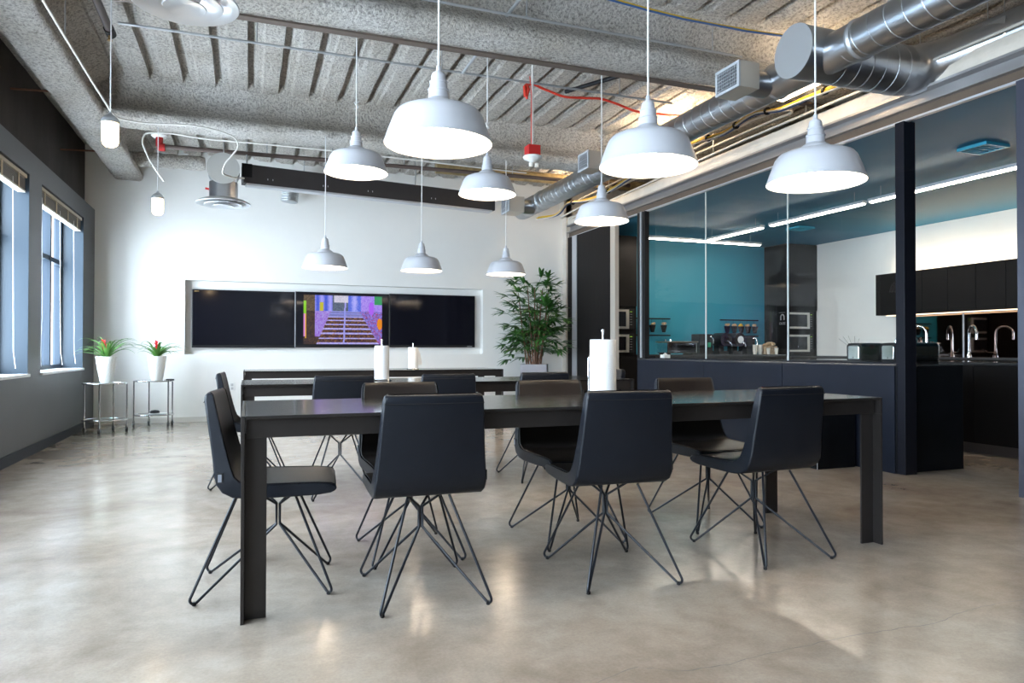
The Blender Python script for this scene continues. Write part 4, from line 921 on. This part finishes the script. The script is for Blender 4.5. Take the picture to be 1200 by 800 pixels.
for k in range(12):
    a = 2*PI*k/12+R.uniform(-.2, .2); r0 = R.uniform(.02, .13); hgt = R.uniform(1.25, 1.98) if k % 3 else R.uniform(1.75, 2.02)
    lean = R.uniform(.05, .20); b = Vector((r0*math.cos(a), r0*math.sin(a), .75)); tp = Vector(((r0+lean)*math.cos(a), (r0+lean)*math.sin(a), hgt)); stems.append((b, tp, a))
    MB().tube([b, b.lerp(tp, .4)+Vector((R.uniform(-.01, .01), 0, 0)), tp], .012, 7, radii=[.014, .012, .006]).build('cane', M_cane, rp, smooth=60)
nf = 0
for (b, tp, a) in stems:
    for q in range(19):
        t = .24+.76*(q+.5)/19; o = b.lerp(tp, t); az = a*(.5 if q % 2 else 1)+R.uniform(-2.0, 2.0); el = R.uniform(-.1, .75) if t < .85 else R.uniform(.3, 1.2)
        L_ = R.uniform(.12, .40)*(1.05-.35*t); pd = Vector((math.cos(az)*math.cos(el), math.sin(az)*math.cos(el), math.sin(el))); e = o+pd*L_
        wd = e.copy(); 
        if math.hypot(e.x, e.y) > .55: continue
        fr = MB(); fr.tube([o, o.lerp(e, .5)+Vector((0, 0, .02)), e], .0028, 4)
        nl = R.choice([5, 6, 7, 8]); side = pd.cross(Vector((0, 0, 1))).normalized()
        for j in range(nl):
            g = (j/(nl-1)-.5)*2.3; dd_ = (pd*math.cos(g)+side*math.sin(g)+Vector((0, 0, R.uniform(-.25, .12)))); leaflet(fr, e, dd_, R.uniform(.15, .26), .0225, R.uniform(.02, .07))
        fr.build('palm_frond', M_leaf2 if R.random() < .22 else M_leaf, rp, normals=False); nf += 1
# bromeliads in white mosaic pots
def mosaic_pot(mb, seed):
    R = random.Random(seed); n = 22; m = 11; H = .315
    for i in range(m):
        z0, z1 = H*i/m, H*(i+1)/m; ra = .060+.052*(z0/H)**.75; rb = .060+.052*(z1/H)**.75
        for k in range(n):
            off = .5 if i % 2 else 0; a0 = 2*PI*(k+off)/n+.012; a1 = 2*PI*(k+1+off)/n-.012; d = R.uniform(.0, .0055)
            v = []
            for (r, z, dr) in ((ra, z0+.0012, d), (rb, z1-.0012, d)):
                for a in (a0, a1): v.append(((r+dr)*math.cos(a), (r+dr)*math.sin(a), z))
            for (r, z) in ((ra, z0+.0012), (rb, z1-.0012)):
                for a in (a0, a1): v.append(((r-.003)*math.cos(a), (r-.003)*math.sin(a), z))
            mb.add(v, [(0, 1, 3, 2), (0, 4, 5, 1), (2, 3, 7, 6), (0, 2, 6, 4), (1, 5, 7, 3)])
def bromeliad(x, y, z, label, seed, s=1.0):
    t = thing('potted_bromeliad', label, 'plant', (x, y, z), 0, 'bromeliads in white pots'); R = random.Random(seed)
    mb = MB(); mosaic_pot(mb, seed); mb.build('mosaic_tiles', M_potw, t)['kind'] = 'stuff'
    H = .315; MB().lathe([(0, 0), (.059, 0)]+[(.0585+.052*(q/8)**.75, H*q/8) for q in range(9)]+[(.104, H), (.100, H-.03), (0, H-.03)], n=32).build('pot', M_potw, t, smooth=40)
    MB().lathe([(.0, 0), (.10, 0)], (0, 0, H-.028), 20).build('soil', M_soil, t)
    for k in range(28):
        a = 2*PI*k/28*2.4+R.uniform(-.2, .2); L_ = R.uniform(.26, .46)*s; el = R.uniform(.45, 1.35); mbl = MB(); vs = []; fs = []; mseg = 9; p = Vector((.015*math.cos(a), .015*math.sin(a), H-.02)); w0 = R.uniform(.013, .019)
        for j in range(mseg+1):
            tt = j/mseg; e = el-(.45+el*.9)*tt*tt*1.15; 
            if j: p = p+Vector((math.cos(a)*math.cos(e), math.sin(a)*math.cos(e), math.sin(e)))*(L_/mseg)
            sd = Vector((-math.sin(a), math.cos(a), 0)); ww = w0*(1-tt**2.2)+.0008; vs += [p-sd*ww+Vector((0, 0, ww*.4)), p, p+sd*ww+Vector((0, 0, ww*.4))]
        for j in range(mseg): q = j*3; fs += [(q, q+1, q+4, q+3), (q+1, q+2, q+5, q+4)]
        mbl.add(vs, fs).build('leaf', M_brom, t, smooth=60, normals=False)
    fl = MB(); lean = Vector((-.20 if seed == 1 else -.05, .0, 1)).normalized()
    for k in range(30):
        tt = k/30; a = k*2.4; c = Vector((0, 0, H))+lean*(.02+.17*tt); d = Vector((math.cos(a), math.sin(a), .9)).normalized(); leaflet(fl, c, d, .045*(1.1-.35*abs(tt-.5)), .011, -.004)
    fl.tube([(0, 0, H-.02), Vector((0, 0, H))+lean*.18], .008, 8); fl.build('red_flower_spike', M_flower, t, normals=False)
# oval chrome trolleys
def trolley(x, y, a, b, rz, label, legs):
    t = thing('side_trolley', label, 'trolley', (x, y, 0), 0, 'oval glass and chrome trolleys')
    def oval(z, th, aa, bb, k=40, y0=0): return [(aa*math.cos(2*PI*i/k), bb*math.sin(2*PI*i/k)) for i in range(k)]
    for (z, nm) in ((.600, 'glass_top'), (.165, 'lower_shelf')):
        P = oval(0, 0, a-.008, b-.008); MB().prism(P, 'z', z-.010, z-.002).build(nm, M_tglass, t)
        Q = [(p[0]*1.0, p[1]*1.0, z-.006) for p in oval(0, 0, a, b)]; Q.append(Q[0]); Q.append(Q[1]); MB().tube(Q, .0085, 8, False).build('rim', M_chrome, t, smooth=60)
    for th in legs:
        lx, ly = a*math.cos(th), b*math.sin(th)
        l = MB().tube([(lx, ly, .075), (lx, ly, .60)], .0095, 10).build('leg', M_chrome, t, smooth=60)
        cst = MB(); cst.tube([(lx-.012, ly, .035), (lx+.012, ly, .035)], .033, 20); cst.build('caster_wheel', mat('dark_rubber', (.03, .03, .032), .5), l, smooth=50)
        MB().tube([(lx-.018, ly, .035), (lx-.013, ly, .035)], .020, 14).tube([(lx+.013, ly, .035), (lx+.018, ly, .035)], .020, 14).tube([(lx, ly, .05), (lx, ly, .085)], .014, 10).build('caster_hub', M_chrome, l, smooth=50)
    return t
trolley(-1.615, 9.66, .235, .20, 0, 'oval chrome and glass trolley in the corner by the gray wall', [2.85, 4.62, 5.95+.4, 1.3])
trolley(-1.15, 10.22, .235, .20, 0, 'oval chrome and glass trolley against the white back wall', [3.5, 5.6, .45, 1.9])
bromeliad(-1.60, 9.66, .600, 'red bromeliad in a white mosaic pot nearest the window corner', 1, 1.08)
bromeliad(-1.115, 10.22, .600, 'red bromeliad in a white mosaic pot, right hand one', 2, 1.0)
t = thing('remote_control', 'black remote control on the right trolley top beside the pot', 'remote', (-.955, 10.17, .600)); MB().box(-.05, .05, -.018, .018, 0, .018).build('body', M_black, t, bevel=.004); MB().box(-.03, .03, -.01, .01, .018, .020).build('buttons', mat('dark_gray_buttons', (.08, .08, .08), .5), t)
t = thing('paper_stack', 'small stack of papers on the lower shelf of the right trolley', 'papers', (-1.10, 10.18, .166))
for k in range(4): MB().box(-.11+.004*k, .10+.003*k, -.08, .075, .004*k, .004*k+.003).build('sheet', M_plast if k % 2 else mat('gray_cover', (.35, .37, .42), .5), t)
t = thing('desk_phone_puck', 'black oval puck lying on the papers', 'puck', (-1.13, 10.17, .183)); MB().lathe([(0, 0), (.055, 0), (.060, .015), (.045, .032), (0, .038)], n=24).build('puck_body', M_black, t, smooth=50)

# ================================================================ OUTSIDE
def building(name, x, y0, y1, z1, m, mw, label, nx, nz, bricks=False):
    t = thing(name, label, 'building', (x, (y0+y1)/2, -4.0)); L = y1-y0
    MB().box(-3, 0, -L/2, L/2, 0, z1+4).build('facade', m, t)
    for i in range(nx):
        for j in range(nz):
            yc = -L/2+L*(i+.5)/nx; zc = 1.2+(z1+2.5)*(j+.5)/nz; wn = MB().box(0, .06, yc-.55, yc+.55, zc-.8, zc+.8).build('window', M_plast, t)
            MB().box(.06, .07, yc-.48, yc+.48, zc-.73, zc+.73).build('pane', mw, wn)
            MB().box(0, .12, yc-.65, yc+.65, zc-.92, zc-.82).build('ledge', M_conc, t)
    return t
b_ = building('brick_building', -9.0, 27.0, 60.0, 12.0, M_brick, M_fglass, 'tan brick building outside the far window', 10, 4)
br = MB()
for j in range(46):
    br.box(0.0, .02, -16.4, 16.4, .35*j+.0, .35*j+.31)
br.build('brick_course', M_brick, b_)['kind'] = 'stuff'
building('office_building', -13.0, 12.0, 26.0, 10.0, M_conc, M_fglass, 'pale blue office building outside the window at the picture edge', 6, 4)
